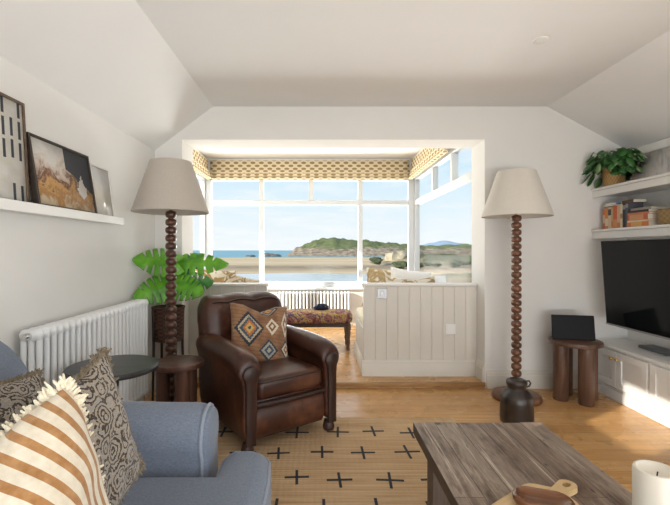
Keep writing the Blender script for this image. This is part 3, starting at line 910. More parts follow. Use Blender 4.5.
# ------------------------------------------------------------------ sofa (faces the coffee table, back along the left wall)
SO = Vector((-.75, .40, 0))
t = thing('sofa', 'blue grey linen sofa with rolled arm in the left foreground', 'sofa', tuple(SO))
TR = Matrix.Translation(-SO)
def sb(m, name, mat, par=None, **k):
    m.xform(TR); return m.build(name, mat, par or t, **k)
Y0S, Y1S = -.70, 1.50
m = MB(); m.box(-1.27, -.38, Y0S+.05, Y1S-.03, .10, .315); sb(m, 'frame', M['sofa'], bevel=.02)
bp = [(-.92,.30),(-.935,.44),(-.955,.57),(-.995,.70),(-1.05,.79),(-1.12,.85),(-1.18,.86),(-1.245,.82),(-1.285,.72),(-1.30,.5),(-1.30,.14),(-1.0,.14)]
cx_, cz_ = -1.13, .5
m = MB(); rg = []
for y, s in ((Y0S,.9),(Y0S+.02,.97),(Y0S+.06,1),(0,1),(.7,1),(1.2,1),(Y1S-.07,1),(Y1S-.03,.985),(Y1S-.01,.95),(Y1S,.88)):
    rg.append([(cx_+(x-cx_)*s, y, cz_+(z-cz_)*s if z > .2 else z) for x, z in bp])
m.loft(rg); sb(m, 'backrest', M['sofa'], sub=1, angle=80)
def sofa_arm_ring(x, yc, s=1, dz=0):
    pts = []; hw = .080*s; r = .094*s; zc = .540+dz
    pts += [(x, yc-hw, .12), (x, yc-hw, .3), (x, yc-hw, .45)]
    for k in range(15):
        a = R(215-250*k/14); pts.append((x, yc+r*math.cos(a), zc+r*math.sin(a)))
    pts += [(x, yc+hw, .45), (x, yc+hw, .3), (x, yc+hw, .12)]
    return pts
for yc in (1.41, -.57):
    m = MB(); m.loft([sofa_arm_ring(x, yc, s, dz) for x, s, dz in ((-1.24,.95,.03),(-1.1,1,.02),(-.8,1,.008),(-.5,1,0),(-.41,1,0),(-.385,.985,-.002),(-.372,.95,-.006))])
    a = sb(m, 'arm', M['sofa'], angle=60)
    m = MB(); m.loft([sofa_arm_ring(x, yc, s, -.006) for x, s in ((-.373,.93),(-.358,.92),(-.352,.86))]); p = sb(m, 'arm_front_panel', M['sofa'], a, angle=50)
    m = MB(); m.tube(sofa_arm_ring(-.37, yc, .965, -.004), .0065, 8); sb(m, 'piping', M['sofa_welt'], a)
TP = [(-.96,-.42),(-.96,1.318),(-.33,1.318),(-.33,1.43),(-.32,1.465),(-.29,1.485),(-.22,1.485),(-.18,1.465),(-.16,1.43),(-.15,1.30),(-.15,-.42)]
TC = (-.5,.5)
def tring(ins, z):
    # inset polygon approximately (axis aligned shape)
    n = len(TP); out = []
    for i in range(n):
        p0, p1, p2 = Vector(TP[i-1]), Vector(TP[i]), Vector(TP[(i+1)%n])
        d1 = (p1-p0).normalized(); d2 = (p2-p1).normalized()
        n1 = Vector((d1.y,-d1.x)); n2 = Vector((d2.y,-d2.x)); b = (n1+n2); b = b/max(.3, b.dot(n1)) 
        q = p1 + b*ins; out.append((q.x, q.y, z))
    return out
m = MB(); m.loft([tring(.02,.315), tring(.004,.33), tring(0,.36), tring(0,.40), tring(.005,.422), tring(.017,.442), tring(.034,.455), tring(.052,.460)])
sc = sb(m, 'seat_cushion', M['sofa'], angle=70)
m = MB(); q = tring(.006,.425); m.tube(q+[q[0]], .006, 8); sb(m, 'piping', M['sofa_welt'], sc)
m = MB(); q = tring(.004,.335); m.tube(q+[q[0]], .006, 8); sb(m, 'piping', M['sofa_welt'], sc)
for x in (-.44, -1.2):
    for y in (Y0S+.12, Y1S-.10):
        m = MB(); m.lathe([(.02,.0087 if x > -.5 else 0),(.028,.11)], 14, (x,y,0)); sb(m, 'leg', M['dark_wood'])

# ------------------------------------------------------------------ scatter cushions
def pillow(sx, sz, T, n=26, seed=0, chop=0, fold=None):
    m = MB()
    def bend(p):
        if not fold: return p
        (ax, az), (bx, bz), th = fold          # crease line in the cushion's plane and the angle the top flops back by
        a = Vector((ax*sx/2, az*sz/2)); b = Vector((bx*sx/2, bz*sz/2)); t = (b-a).normalized(); nn = Vector((-t.y, t.x))
        if nn.y < 0: nn = -nn
        q = Vector((p[0], p[2])); d = (q-a).dot(nn); w = .035
        if d < -w: return p
        foot = q - nn*d
        k = th*min(1, (d+w)/(2*w)); dd = d if d > w else d
        ax_ = foot + nn*(-w)
        L1 = min(d+w, 2*w); L2 = max(0, d-w)
        f = .5*k
        along = L1*math.cos(f) + L2*math.cos(th); back = L1*math.sin(f) + L2*math.sin(th)
        off = p[1]
        o2 = ax_ + nn*(along + (-off)*-0.0)
        o2 = o2 - nn*(off*math.sin(k))
        return (o2.x, back + off*math.cos(k), o2.y)
    def P(sgn):
        def fn(a, b):
            u, v = 2*a-1, 2*b-1
            x = sx/2*u*(1-.075*(1-v*v)**1*abs(u)); z = sz/2*v*(1-.075*(1-u*u)*abs(v))
            e = max(0, (1-abs(u)**2.4)*(1-abs(v)**2.4))**.5
            y = sgn*T/2*e
            nz = noise.noise(Vector((u*2.2+seed, v*2.2, sgn)))*.014*e
            z -= chop*max(0, 1-abs(u)/.55)*max(0, v)**1.5*sz
            return bend((x, y+nz, z))
        return fn
    m.grid(n, n, P(-1)); m.grid(n, n, P(1)); m.bend = bend; return m
def border(sx, sz, k, n):
    per = []
    for i in range(n):
        q = 4*i/n; e = int(q); f = q-e; a = -1+2*f
        u, v = [(a,-1),(1,a),(-a,1),(-1,-a)][e]
        per.append((sx/2*u*(1-.075*(1-v*v)*abs(u)), sz/2*v*(1-.075*(1-u*u)*abs(v)), u, v))
    return per
def fringe(sx, sz, L, n, seed, bend=None):
    rnd = random.Random(seed); m = MB()
    for x, z, u, v in border(sx, sz, 0, n):
        mx = max(abs(u), abs(v)); dx = u if abs(u) > .97*mx else u*.25; dz = v if abs(v) > .97*mx else v*.25
        d = Vector((dx, 0, dz)).normalized()
        for k in range(2):
            dd = (d + Vector((rnd.uniform(-.45,.45), rnd.uniform(-.6,.6), rnd.uniform(-.45,.45)))).normalized()
            p = Vector((x, rnd.uniform(-.004,.004), z)) - d*.006; l = L*rnd.uniform(.65,1.1)
            dr = Vector((rnd.uniform(-.3,.3), rnd.uniform(-.3,.3), rnd.uniform(-.3,.3)))*l*.5
            q = [p, p+dd*l*.55, p+dd*l+dr]
            if bend: q = [Vector(bend(tuple(e))) for e in q]
            m.tube(q, [.0038,.0036,.0018], 5)
    return m
def cushion(label, loc, az, tilt, roll, sx, sz, T, mat, fr=None, L=.025, seed=0, chop=0, group=None, nf=420, fold=None):
    m = pillow(sx, sz, T, 40, seed, chop, fold)
    o = m.build('cushion', mat, None, weld=True, angle=180)
    o.matrix_world = Matrix.Translation(loc) @ Matrix.Rotation(R(az),4,'Z') @ Matrix.Rotation(R(-tilt),4,'X') @ Matrix.Rotation(R(roll),4,'Y')
    tag(o, label, 'cushion', group)
    if fr: fringe(sx, sz, L, nf, seed, m.bend).build('fringe', fr, o)
    return o
cushion('rust striped cream cushion with pale fringe on the sofa', (-.44,.635,.680), 86, 6, -13, .38, .38, .12, M['stripe'], M['fringe_cream'], .022, 1, fold=((1,.95),(-1,-.35),R(80)))
cushion('paisley cushion with taupe fringe leaning by the sofa arm', (-.53,.945,.675), 84, 8, -15, .36, .36, .11, M['paisley'], M['fringe_olive'], .019, 2)
cushion('dark paisley cushion lying against the sofa back behind the striped one', (-.86,1.12,.625), 78, 18, 5, .34, .34, .10, M['paisley'], M['fringe_olive'], .016, 3)
# kilim cushion on the leather chair
A = Vector((-.375, 2.80, 0)); rot = Matrix.Rotation(R(36), 3, 'Z')
p = A + rot @ Vector((-.02, -.01, .59))
cushion('kilim patterned cushion propped on the leather armchair', tuple(p), 32, 20, 8, .42, .41, .12, M['kilim'], None, 0, 4, chop=.10)
# ------------------------------------------------------------------ rug
m = MB(); x0, x1, y0, y1 = -.78, .92, .35, 2.87
m.box(x0, x1, y0, y1, 0.0005, .006, 0)
rnd = random.Random(3)
yy = [2.64, 2.375, 2.10, 1.85, 1.60, 1.34, 1.08, .82, .56]
for i, y in enumerate(yy):
    for k in range(8):
        x = -.70 + .232*k + (.115 if i % 2 == 0 else .03) + rnd.uniform(-.02,.02)
        if x < x0+.09 or x > x1-.09: continue
        yj = y + rnd.uniform(-.015,.015); w = .066+rnd.uniform(-.006,.008); a = rnd.uniform(-.08,.08)
        for hx, hy in ((w,.0068),(.0068,w*1.05)):
            b = len(m.v); m.box(-hx, hx, -hy, hy, .0055, .0085, 1)
            m.xform(Matrix.Translation((x,yj,0)) @ Matrix.Rotation(a,4,'Z'), b)
o = m.build('jute_rug', [M['rug'], M['rug_black']], smooth=False); tag(o, 'natural jute rug with black woven crosses on the wooden floor', 'rug')

# ------------------------------------------------------------------ coffee table
TX0, TX1, TY0, TY1, TZ = .403, .945, .70, 1.783, .42
t = thing('coffee_table', 'rustic coffee table of weathered planks in the right foreground', 'table', ((TX0+TX1)/2, (TY0+TY1)/2, 0))
hx, hy = (TX1-TX0)/2, (TY1-TY0)/2
m = MB(); n = 6; rnd = random.Random(11); bw = 2*hx/n
def slab(m, xa, xb, ya, yb, za, zb, seed):
    # a plank with a slightly worn outline
    rings = []
    for k in range(15):
        y = ya+(yb-ya)*k/14
        j1 = .0022*noise.noise(Vector((seed*3.1, y*14, 0))); j2 = .0022*noise.noise(Vector((seed*5.7, y*14, 4))); j3 = .002*noise.noise(Vector((seed*2.3, y*6, 9)))
        rings.append([(xa+j1*.3,y,za),(xb+j2*.3,y,za),(xb+j2*.3,y,zb+j3*.5-.0018),(xb-.0022+j2*.3,y,zb+j3*.5),(xa+.0022+j1*.3,y,zb+j3*.5),(xa+j1*.3,y,zb+j3*.5-.0018)])
    m.loft(rings)
for i in range(n):
    slab(m, -hx+i*bw, -hx+(i+1)*bw, -hy+rnd.uniform(0,.006), hy-rnd.uniform(0,.008), TZ-.045, TZ-.001, i+1)
m.build('tabletop', M['table'], t, angle=30)
for sx in (-1,1):
    for sy in (-1,1):
        m = MB(); cx, cy = sx*(hx-.085), sy*(hy-.095); m.box(cx-.04, cx+.04, cy-.04, cy+.04, .0087, TZ-.045); m.build('leg', M['table_leg'], t, bevel=.006)
for sx in (-1,1):
    m = MB(); m.box(sx*(hx-.085)-.018, sx*(hx-.085)+.018, -hy+.135, hy-.135, TZ-.11, TZ-.046); m.build('apron', M['table_leg'], t, bevel=.004)
for sy in (-1,1):
    m = MB(); m.box(-hx+.125, hx-.125, sy*(hy-.095)-.018, sy*(hy-.095)+.018, TZ-.11, TZ-.046); m.build('apron', M['table_leg'], t, bevel=.004)
# ------------------------------------------------------------------ chopping boards and candle
def paddle(L, W, HL, HW, hole, th, rad=.03):
    """board outline with a handle along +x, hole through the handle"""
    out = []
    hb = L/2
    def arc(cx, cy, r, a0, a1, n=6): return [(cx+r*math.cos(R(a0+(a1-a0)*k/n)), cy+r*math.sin(R(a0+(a1-a0)*k/n))) for k in range(n+1)]
    out += arc(-hb+rad, -W/2+rad, rad, 180, 270)
    out += arc(hb-.045, -W/2+.045, .045, 270, 345)
    out += [(hb+.012, -HW*.40)]
    out += arc(hb+HL-HW/2, 0, HW/2, -90, 90, 10)
    out += [(hb+.012, HW*.40)]
    out += arc(hb-.045, W/2-.045, .045, 15, 90)
    out += arc(-hb+rad, W/2-rad, rad, 90, 180)
    bm = bmesh.new()
    vs = [bm.verts.new((x,y,0)) for x, y in out]; es = [bm.edges.new((vs[i], vs[(i+1)%len(vs)])) for i in range(len(vs))]
    hv = [bm.verts.new((hb+HL-HW*.62+hole*1.25*math.cos(2*PI*k/14), hole*.8*math.sin(2*PI*k/14), 0)) for k in range(14)]
    es += [bm.edges.new((hv[i], hv[(i+1)%14])) for i in range(14)]
    bmesh.ops.triangle_fill(bm, use_beauty=True, use_dissolve=False, edges=es)
    r = bmesh.ops.extrude_face_region(bm, geom=list(bm.faces))
    for v in [g for g in r['geom'] if isinstance(g, bmesh.types.BMVert)]: v.co.z += th
    bmesh.ops.recalc_face_normals(bm, faces=bm.faces)
    me = bpy.data.meshes.new('chopping_board'); bm.to_mesh(me); bm.free(); return me
me = paddle(.24, .155, .095, .052, .013, .018); me.materials.append(M['board_light'])
o = bpy.data.objects.new('chopping_board', me); C.objects.link(o); o.location = (.605, 1.165, TZ+.0015); o.rotation_euler = (0,0,R(36))
d = o.modifiers.new('Bevel','BEVEL'); d.width = .003; d.segments = 2; d.limit_method = 'ANGLE'
tag(o, 'pale wooden chopping board with holed handle on the coffee table', 'chopping board')
m = MB(); rg = []
for s, z in ((.80,0),(.93,.004),(1,.012),(.99,.02),(.93,.025),(.85,.0255),(.78,.019),(.5,.0165),(.02,.016)):
    rg.append([(x*s, y*s, z) for x, y in rr(.078, .047, .042, 8)])
m.loft(rg)
o = m.build('serving_dish', M['board_dark'], angle=60, loc=(.625,1.165,TZ+.0203), rot=(0,0,R(-20)))
tag(o, 'glossy dark brown wooden dish lying on the pale board', 'dish')
t = thing('pillar_candle', 'thick ivory pillar candle on the coffee table edge', 'candle', (.815, 1.01, TZ+.001))
m = MB(); m.lathe([(.046,0),(.048,.003),(.048,.196),(.046,.202),(.041,.203),(.034,.195),(.02,.188),(.003,.186)], 40); m.build('wax', M['candle'], t)
m = MB(); m.tube([(0,0,.184),(.001,0,.191),(.002,0,.196)], .0016, 6); m.build('wick', M['wick'], t)

# ------------------------------------------------------------------ bench in the bay
t = thing('upholstered_bench', 'low bench with colourful patterned top standing in the bay', 'bench', (.005, 4.74, PZ))
m = cushion_block(0, 0, .355, .375, .175, .062, .045, .012, .06); m.build('seat', M['ottoman'], t, angle=70)
m = MB(); m.box(-.35,.35,-.155,.155,.255,.297); m.build('frame', M['dark_wood'], t, bevel=.006)
for sx in (-1,1):
    for sy in (-1,1):
        m = MB(); m.lathe([(.013,0),(.019,.008),(.016,.05),(.024,.09),(.02,.12),(.026,.17),(.03,.20),(.022,.215),(.032,.225),(.032,.29)], 16, (sx*.325, sy*.135, 0)); m.build('leg', M['stool_wood'], t)
m = MB(); rg = []
for s, z in ((.9,0),(1,.012),(.96,.03),(.8,.046),(.5,.056),(.05,.058)):
    rg.append([(s*(.083+.012*math.sin(3*2*PI*k/24))*math.cos(2*PI*k/24), s*(.062+.01*math.sin(2*2*PI*k/24+1))*math.sin(2*PI*k/24), z*(1+.15*math.sin(k))) for k in range(24)])
m.loft(rg); o = m.build('folded_cloth', M['navy'], angle=70, loc=(.035,4.72,PZ+.4305)); tag(o, 'small dark navy bundle lying on the patterned bench', 'cloth')

# scatter cushions on the window seats
sx = .36
for lb, x, y, az, roll, sz, mt, sd in (
  ('tan and white print cushion at the left end of the left window seat', -1.05, 4.22, 12, 5, .42, 'scatter_a', 11),
  ('brown print cushion tilted on its corner on the left window seat', -.78, 4.05, -12, 14, .37, 'scatter_c', 12),
  ('pale mustard print cushion nearest the passage on the right window seat', .70, 4.36, -6, 4, .42, 'scatter_b', 13),
  ('white linen cushion between two print cushions on the right window seat', .92, 4.22, 4, 8, .42, 'scatter_w', 14),
  ('mustard print cushion in the middle of the right window seat', .64, 4.06, -14, 12, .37, 'scatter_b', 15),
  ('tan print cushion leaning low on the right window seat', 1.0, 4.02, 12, -8, .34, 'scatter_a', 16),
  ('white cushion at the wall end of the right window seat', 1.2, 4.3, 30, 4, .36, 'scatter_w', 17)):
    cushion(lb, (x, y, PZ+.49+sz*.53), az, 14, roll, sz, sz*.95, .11, M[mt], None, 0, sd)

# ------------------------------------------------------------------ switch and socket on the right half wall
def plate(name, label, cat, x, z, mat, rock):
    t = thing(name, label, cat, (x, 3.67, z))
    m = MB(); m.box(-.044,.044,-.009,-.0003,-.044,.044); m.build('plate', mat, t, bevel=.003)
    for a, b, c, d in rock: 
        m = MB(); m.box(a,b,-.013,-.0088,c,d); m.build('rocker', M['white_plastic'], t, bevel=.002)
    return t
plate('light_switch', 'square steel light switch near the top of the boarded half wall', 'switch', .559, .77, M['steel_plate'], [(-.012,.012,-.016,.016)])
plate('wall_socket', 'square white socket plate lower on the boarded half wall', 'socket', 1.158, .46, M['white_plastic'], [(-.030,.030,-.028,.028)])
# ------------------------------------------------------------------ downlight
t = thing('ceiling_downlight', 'small round recessed downlight in the flat ceiling', 'light', (1.27, 2.39, CE))
m = MB(); m.lathe([(.028,-.002),(.042,-.006),(.046,-.001),(.046,0)], 28, cap=False); m.build('trim_ring', M['trim'], t)
m = MB(); m.lathe([(.001,-.0018),(.030,-.0018),(.030,-.0005)], 24); m.build('lens', M['white_plastic'], t)

# ------------------------------------------------------------------ right wall: shelves, cabinet, television
SXF = 2.285
def shelf(label, z0, z1):
    t = thing('wall_shelf', label, 'shelf', (XR, 2.2, z0))
    m = MB(); m.box(SXF-XR+.02, -.0005, -1.5, YF-2.2-.001, .012, z1-z0); m.build('shelf_board', M['trim'], t, bevel=.002)
    m = MB(); m.box(SXF-XR, SXF-XR+.021, -1.5, YF-2.2-.001, 0, z1-z0-.018); m.box(SXF-XR-.012, SXF-XR+.021, -1.5, YF-2.2-.001, z1-z0-.018, z1-z0+.001); m.build('front_edge', M['trim'], t, bevel=.003)
    return t
shelf('upper white wall shelf holding the plant', 1.583, 1.654)
shelf('lower white wall shelf holding the books above the television', 1.242, 1.317)
CX = 2.28
t = thing('media_cabinet', 'long low white cabinet with panelled doors along the right wall', 'cabinet', (2.43, 2.2, 0))
L0, L1 = -1.6, YF-2.2-.001
m = MB(); m.box(CX-2.43, XR-2.43-.001, L0, L1, .085, .382); m.build('body', M['trim'], t)
m = MB(); m.box(CX-2.43-.016, XR-2.43-.001, L0, L1, 0, .08); m.box(CX-2.43-.008, XR-2.43-.001, L0, L1, .08, .092); m.build('plinth', M['trim'], t, bevel=.004)
m = MB(); m.box(CX-2.43-.016, XR-2.43-.001, L0, L1, .384, .41); m.build('top', M['trim'], t, bevel=.004)
edges = [(3.19,3.47),(2.89,3.186),(2.57,2.866),(2.27,2.566),(1.95,2.246),(1.65,1.946)]
for i, (a, b) in enumerate(edges):
    a -= 2.2; b -= 2.2; xf = CX-2.43
    m = MB(); f = .05; z0, z1 = .102, .372
    m.box(xf-.018, xf-.001, a, a+f, z0, z1); m.box(xf-.018, xf-.001, b-f, b, z0, z1); m.box(xf-.018, xf-.001, a+f, b-f, z0, z0+f); m.box(xf-.018, xf-.001, a+f, b-f, z1-f, z1)
    m.box(xf-.009, xf-.001, a+f, b-f, z0+f, z1-f)
    dr = m.build('door', M['trim'], t, bevel=.0025)
    ky = a+.028 if i % 2 == 0 else b-.028
    k = MB(); k.lathe([(.005,0),(.005,.012),(.012,.016),(.014,.022),(.011,.028),(.003,.030)], 18)
    k.xform(Matrix.Translation((xf-.018, ky, z1-.05)) @ Matrix.Rotation(-PI/2,4,'Y')); k.build('knob', M['brass'], dr)
# television, tilted slightly down on its wall bracket
t = thing('television', 'black flat television mounted below the lower shelf', 'television', (2.245, 2.70, .575), (0, R(-4), 0))
m = MB(); m.box(0, .035, -.57, .57, 0, .645); m.box(.034,.07,-.35,.35,.08,.42); m.build('case', M['black_plastic'], t, bevel=.004)
m = MB(); m.box(-.002, .001, -.562, .562, .016, .638); m.build('screen', M['screen'], t)
m = MB(); m.box(-.0035, .0, -.57, .57, 0, .012); m.build('lower_trim', M['steel_plate'], t, bevel=.001)
m = MB(); m.box(.068,.345,-.06,.06,.22,.30); m.build('wall_bracket', M['grey_plastic'], t)
t = tag(MB().box(-.06,.06,-.13,.13,0,.022).build('media_player', M['grey_plastic'], None, bevel=.004, loc=(2.49,3.06,.4105)), 'slim dark grey media box on the white cabinet top', 'media box')

# ------------------------------------------------------------------ books
def book(label, x, y, z, th, h, d, col, lying=False, rz=0, group='books on the lower shelf', band=None, tilt=0):
    mt = plain('book_cover', col, .55, var=.08)
    t = thing('book', label, 'book', (x, y, z), (0,0,R(rz)), group)
    m = MB(); c = .0018
    if not lying:   # spine faces -x, thickness along y
        m.box(0, .002, -th/2, th/2, 0, h); m.box(.002, d, -th/2, -th/2+c, 0, h); m.box(.002, d, th/2-c, th/2, 0, h)
        p = MB(); p.box(.0025, d-.004, -th/2+c, th/2-c, .003, h-.004)
        q = MB()
        if band: q.box(-.0008, .0008, -th/2+.001, th/2-.001, h*band[1], h*band[2])
    else:           # spine faces -x, length along y, lying flat
        m.box(0, .002, -h/2, h/2, 0, th); m.box(.002, d, -h/2, h/2, 0, c); m.box(.002, d, -h/2, h/2, th-c, th)
        p = MB(); p.box(.0025, d-.004, -h/2+.003, h/2-.003, c, th-c)
        q = MB()
        if band: q.box(-.0008, .0008, -h/2+h*band[1], -h/2+h*band[2], .001, th-.001)
    m.build('cover', mt, t, smooth=False); p.build('pages', M['page'], t, smooth=False)
    if band: q.build('spine_label', plain('spine_label', band[0], .5, var=.04), t, smooth=False)
    return t
zs = 1.3185; x = 2.335
orange, deep = (.58,.16,.055), (.52,.10,.05)
y = 3.445
row = [('pale orange paperback at the wall end of the standing row',.028,.165,orange,((.66,.45,.30),.3,.7)),
       ('orange and cream banded paperback second from the wall end',.034,.172,(.60,.24,.07),((.68,.60,.46),.15,.5)),
       ('cream spined paperback with black label in the standing row',.036,.175,(.62,.50,.33),((.05,.05,.07),.62,.9)),
       ('thin ochre paperback beside the cream spined one',.022,.170,(.50,.36,.16),((.60,.20,.06),.1,.35)),
       ('bright red orange paperback in the standing row',.042,.180,(.62,.13,.055),((.58,.28,.12),.05,.4)),
       ('tan paperback with orange foot in the standing row',.034,.182,(.60,.42,.23),((.58,.20,.06),.0,.25)),
       ('cream paperback with narrow spine in the standing row',.024,.186,(.66,.56,.40),((.35,.22,.12),.4,.6)),
       ('black spined book at the open end of the row',.030,.188,(.035,.035,.045),((.25,.25,.26),.75,.92)),
       ('dark grey book leaning last in the row',.028,.190,(.09,.09,.11),((.30,.28,.25),.8,.95))]
for lb, th, h, col, bd in row:
    y -= th/2+.0006; book(lb, x, y, zs, th, h, .115, col, False, 0, 'books on the lower shelf', bd); y -= th/2
book('blue and white book lying on top of the standing row', 2.345, 3.345, zs+.1905, .018, .17, .11, (.10,.19,.34), True, 3, band=((.70,.68,.62),.3,.95))
book('white book lying beneath the blue one on the row', 2.34, 3.355, zs+.1835, .006, .16, .11, (.70,.66,.58), True)
book('brown leather book lying at the end of the row top', 2.36, 3.205, zs+.1895, .024, .13, .10, (.16,.085,.045), True, -2)
z = zs
for lb, th, h, d, col, rz, bd in (('orange book at the foot of the lying pile',.036,.205,.14,(.60,.19,.05),0,((.66,.36,.12),.3,.8)),
                       ('thin cream book in the lying pile of orange books',.012,.20,.14,(.70,.58,.40),2,None),
                       ('terracotta book second from top of the lying pile',.040,.195,.135,(.50,.13,.06),-1,((.62,.30,.14),.2,.9)),
                       ('slim red book in the upper part of the lying pile',.014,.19,.13,(.55,.20,.10),3,None),
                       ('black book near the top of the lying pile',.016,.19,.13,(.03,.03,.035),1,None),
                       ('grey stone coloured book topping the lying pile',.020,.185,.12,(.38,.34,.28),2,None)):
    off = .0 if th > .03 else .004
    book(lb, 2.315+off+(.03 if z > zs+.11 else 0), 3.045-.0+(.015 if z > zs+.11 else 0), z, th, h, d, col, True, rz, 'books on the lower shelf', bd); z += th+.0006
t = thing('woven_basket', 'low tan woven basket beside the books on the lower shelf', 'basket', (2.44, 2.79, 1.3185))
m = MB(); rg = []
for s, zz in ((.86,0),(.95,.01),(1,.06),(1,.10),(.97,.105),(.94,.10),(.93,.02)): rg.append([(x_*s, y_*s, zz) for x_, y_ in rr(.11,.145,.08,6)])
m.loft(rg); m.build('body', M['rattan_tan'], t)
m = MB(); q = [(x_, y_, .104) for x_, y_ in rr(.107,.142,.08,6)]; m.tube(q+[q[0]], .006, 8); m.build('rim', M['rattan_tan'], t)
# shelf plant
t = thing('potted_plant', 'leafy green plant in a woven bamboo pot on the upper shelf', 'plant', (2.395, 3.395, 1.656))
m = MB(); m.lathe([(.066,0),(.074,.004),(.082,.148),(.084,.155),(.078,.156),(.073,.145),(.07,.02)], 32, cap=False); m.lathe([(.01,.001),(.067,.002)], 20); m.build('basket', M['basket'], t, angle=60)
rnd = random.Random(21); m = MB(); ml = MB(); ms = MB()
for k in range(150):
    a = rnd.uniform(0, 2*PI); el = rnd.uniform(-.35, 1.25); rad = rnd.uniform(.08,.20)
    tip = Vector((rad*math.cos(a)*math.cos(max(0,el*.6)), rad*math.sin(a)*math.cos(max(0,el*.6)), .15+.15*math.sin(el)+rnd.uniform(-.03,.03)))
    tip.y = min(tip.y, .075); tip.x = max(min(tip.x, .14), -.2)
    if tip.z < .16 and math.hypot(tip.x, tip.y) < .10: tip.z += .08
    tip.z = min(tip.z, .285)
    b0 = Vector((.03*math.cos(a), .03*math.sin(a), .13))
    ms.tube([b0, (b0+tip)/2+Vector((0,0,.05)), tip], [.002,.002,.0015], 5)
    d = (tip-b0).normalized(); d = (d*.25 + Vector((math.cos(a)*.45+rnd.uniform(-.3,.3), math.sin(a)*.45+rnd.uniform(-.3,.3), -.75+rnd.uniform(-.3,.5)))).normalized()
    L = rnd.uniform(.06,.095); W = L*.85; sd = d.cross(Vector((0,0,1))).normalized(); up = sd.cross(d)
    tgt = ml if rnd.random() < .13 else m
    b = len(tgt.v); ns = 7
    for i in range(ns+1):
        s = i/ns; w = W*.5*math.sin(PI*min(1,s*.9+.1))**.8*(1 if s < .95 else .1)
        for j in (-1,0,1):
            p = tip + d*(L*(s-.1)) + sd*(w*j) + up*(-abs(j)*w*.25 - .25*L*s*s)
            p.y = min(p.y, .098); tgt.v.append(tuple(p))
    for i in range(ns):
        for j in range(2): q = b+i*3+j; tgt._f([q,q+3,q+4,q+1])
m.build('foliage', M['pothos'], t, solid=.0008, angle=180); ml.build('pale_foliage', M['pothos_light'], t, solid=.0008, angle=180); ms.build('stalks', M['stem'], t)
picture('canvas_picture', 'grey streaked canvas leaning on the upper shelf beside the plant', 3.30, 2.60, 1.656, .285, .15, M['pale_canvas'], M['art_grey'], .003, .02, wall_x=XR, sgn=-1)
# ------------------------------------------------------------------ outdoors: beach, water, headland
def sm(x): x = max(0, min(1, x)); return x*x*(3-2*x)
ys = [-12,-4,2,6,8,11,14,18,22,26,30,36,44,52,60,70,80,90,100,115,130,150,175,200,240,280,330,400]
xs = [-500,-300,-180,-120,-80,-60,-45,-35,-27,-20,-15,-10,-6,-2,2,6,10,15,20,27,35,45,60,80,120,180,300,500]
m = MB()
for y in ys:
    for x in xs:
        z = -4.0 + 3.4*sm(1-(y-6)/22) + .12*noise.noise(Vector((x*.05,y*.03,0)))*(1 if y > 30 else 0)
        if 22 < y < 60 and x > 4: z += .0
        m.v.append((x,y,z))
k = len(xs)
for i in range(len(ys)-1):
    for j in range(k-1): m._f([i*k+j, i*k+j+1, (i+1)*k+j+1, (i+1)*k+j])
struct(m.build('beach', M['sand'], angle=180))
struct(MB().box(-4000, 4000, 285, 5000, -4.6, -3.85).build('sea', M['sea'], smooth=False))
m = MB(); pts = []
for q in range(60):
    a = 2*PI*q/60; r = 1+.20*noise.noise(Vector((math.cos(a)*1.5, math.sin(a)*1.5, 3)))
    pts.append((-6+24*r*math.cos(a), 74+17*r*math.sin(a)))
m.prism(pts, -4.5, -3.84); struct(m.build('tide_pool', M['pool'], smooth=False))
def hill(name, label, prof, y0, y1, mat, zb=-4.5, nx=90, ny=26, amp=1.2, fs=.07, seed=0):
    """ridge with summit heights prof [(x, z)], rising from y0 to a ridge and falling to y1"""
    m = MB()
    def top(x):
        for (xa, za), (xb, zb_) in zip(prof, prof[1:]):
            if xa <= x <= xb:
                f = sm((x-xa)/(xb-xa)); return za+(zb_-za)*f
        return prof[0][1] if x < prof[0][0] else prof[-1][1]
    xa, xb = prof[0][0], prof[-1][0]
    def fn(u, v):
        x = xa+(xb-xa)*u; y = y0+(y1-y0)*v; h = top(x)-zb
        s = sm(min(v/.55, (1-v)/.4)) ** .8
        nn = noise.fractal(Vector((x*fs+seed, y*fs, seed)), 1.0, 2.0, 4)
        return (x, y + nn*2, zb + h*s + amp*nn*s)
    m.grid(nx, ny, fn)
    o = m.build(name, mat, angle=180); return tag(o, label, 'hill')
# (beach is 5 m below the eye; 420 px per unit slope)
hill('headland', 'green rocky headland rising beyond the beach', [(-27,-4.3),(-23,-1.0),(-18.5,3.0),(-10,5.8),(-2,9.6),(6,10.6),(13,12.2),(20,10.6),(32,9.4),(40,9.2),(56,6.8),(74,6.2),(88,3.9),(104,4.9),(127,5.6),(170,3.0),(240,-2)], 315, 400, M['hill'], nx=220, ny=40, amp=2.2, fs=.13)
hill('coastal_hill', 'hazy blue hill far off to the right of the headland', [(330,0),(400,20),(455,30),(500,38),(560,30),(650,12),(800,0)], 1500, 1800, M['hill_far'], nx=60, ny=12, amp=3, fs=.01, seed=5)
hill('scrub_bank', 'scrubby bank of grass and stones at the beach edge on the right', [(20,-4.4),(26,-2.6),(34,-1.2),(46,-.6),(60,-1.2),(80,.2),(110,-.5),(150,-2)], 120, 190, M['scrub'], nx=150, ny=34, amp=1.3, fs=.2, seed=9)
hill('grass_bank', 'pale grassy bank close to the house on the right', [(7.5,-3.9),(10,-3.3),(14,-2.6),(20,-2.0),(30,-1.6),(45,-1.8),(60,-3)], 38, 70, M['scrub'], nx=70, ny=20, amp=.5, fs=.25, seed=13)
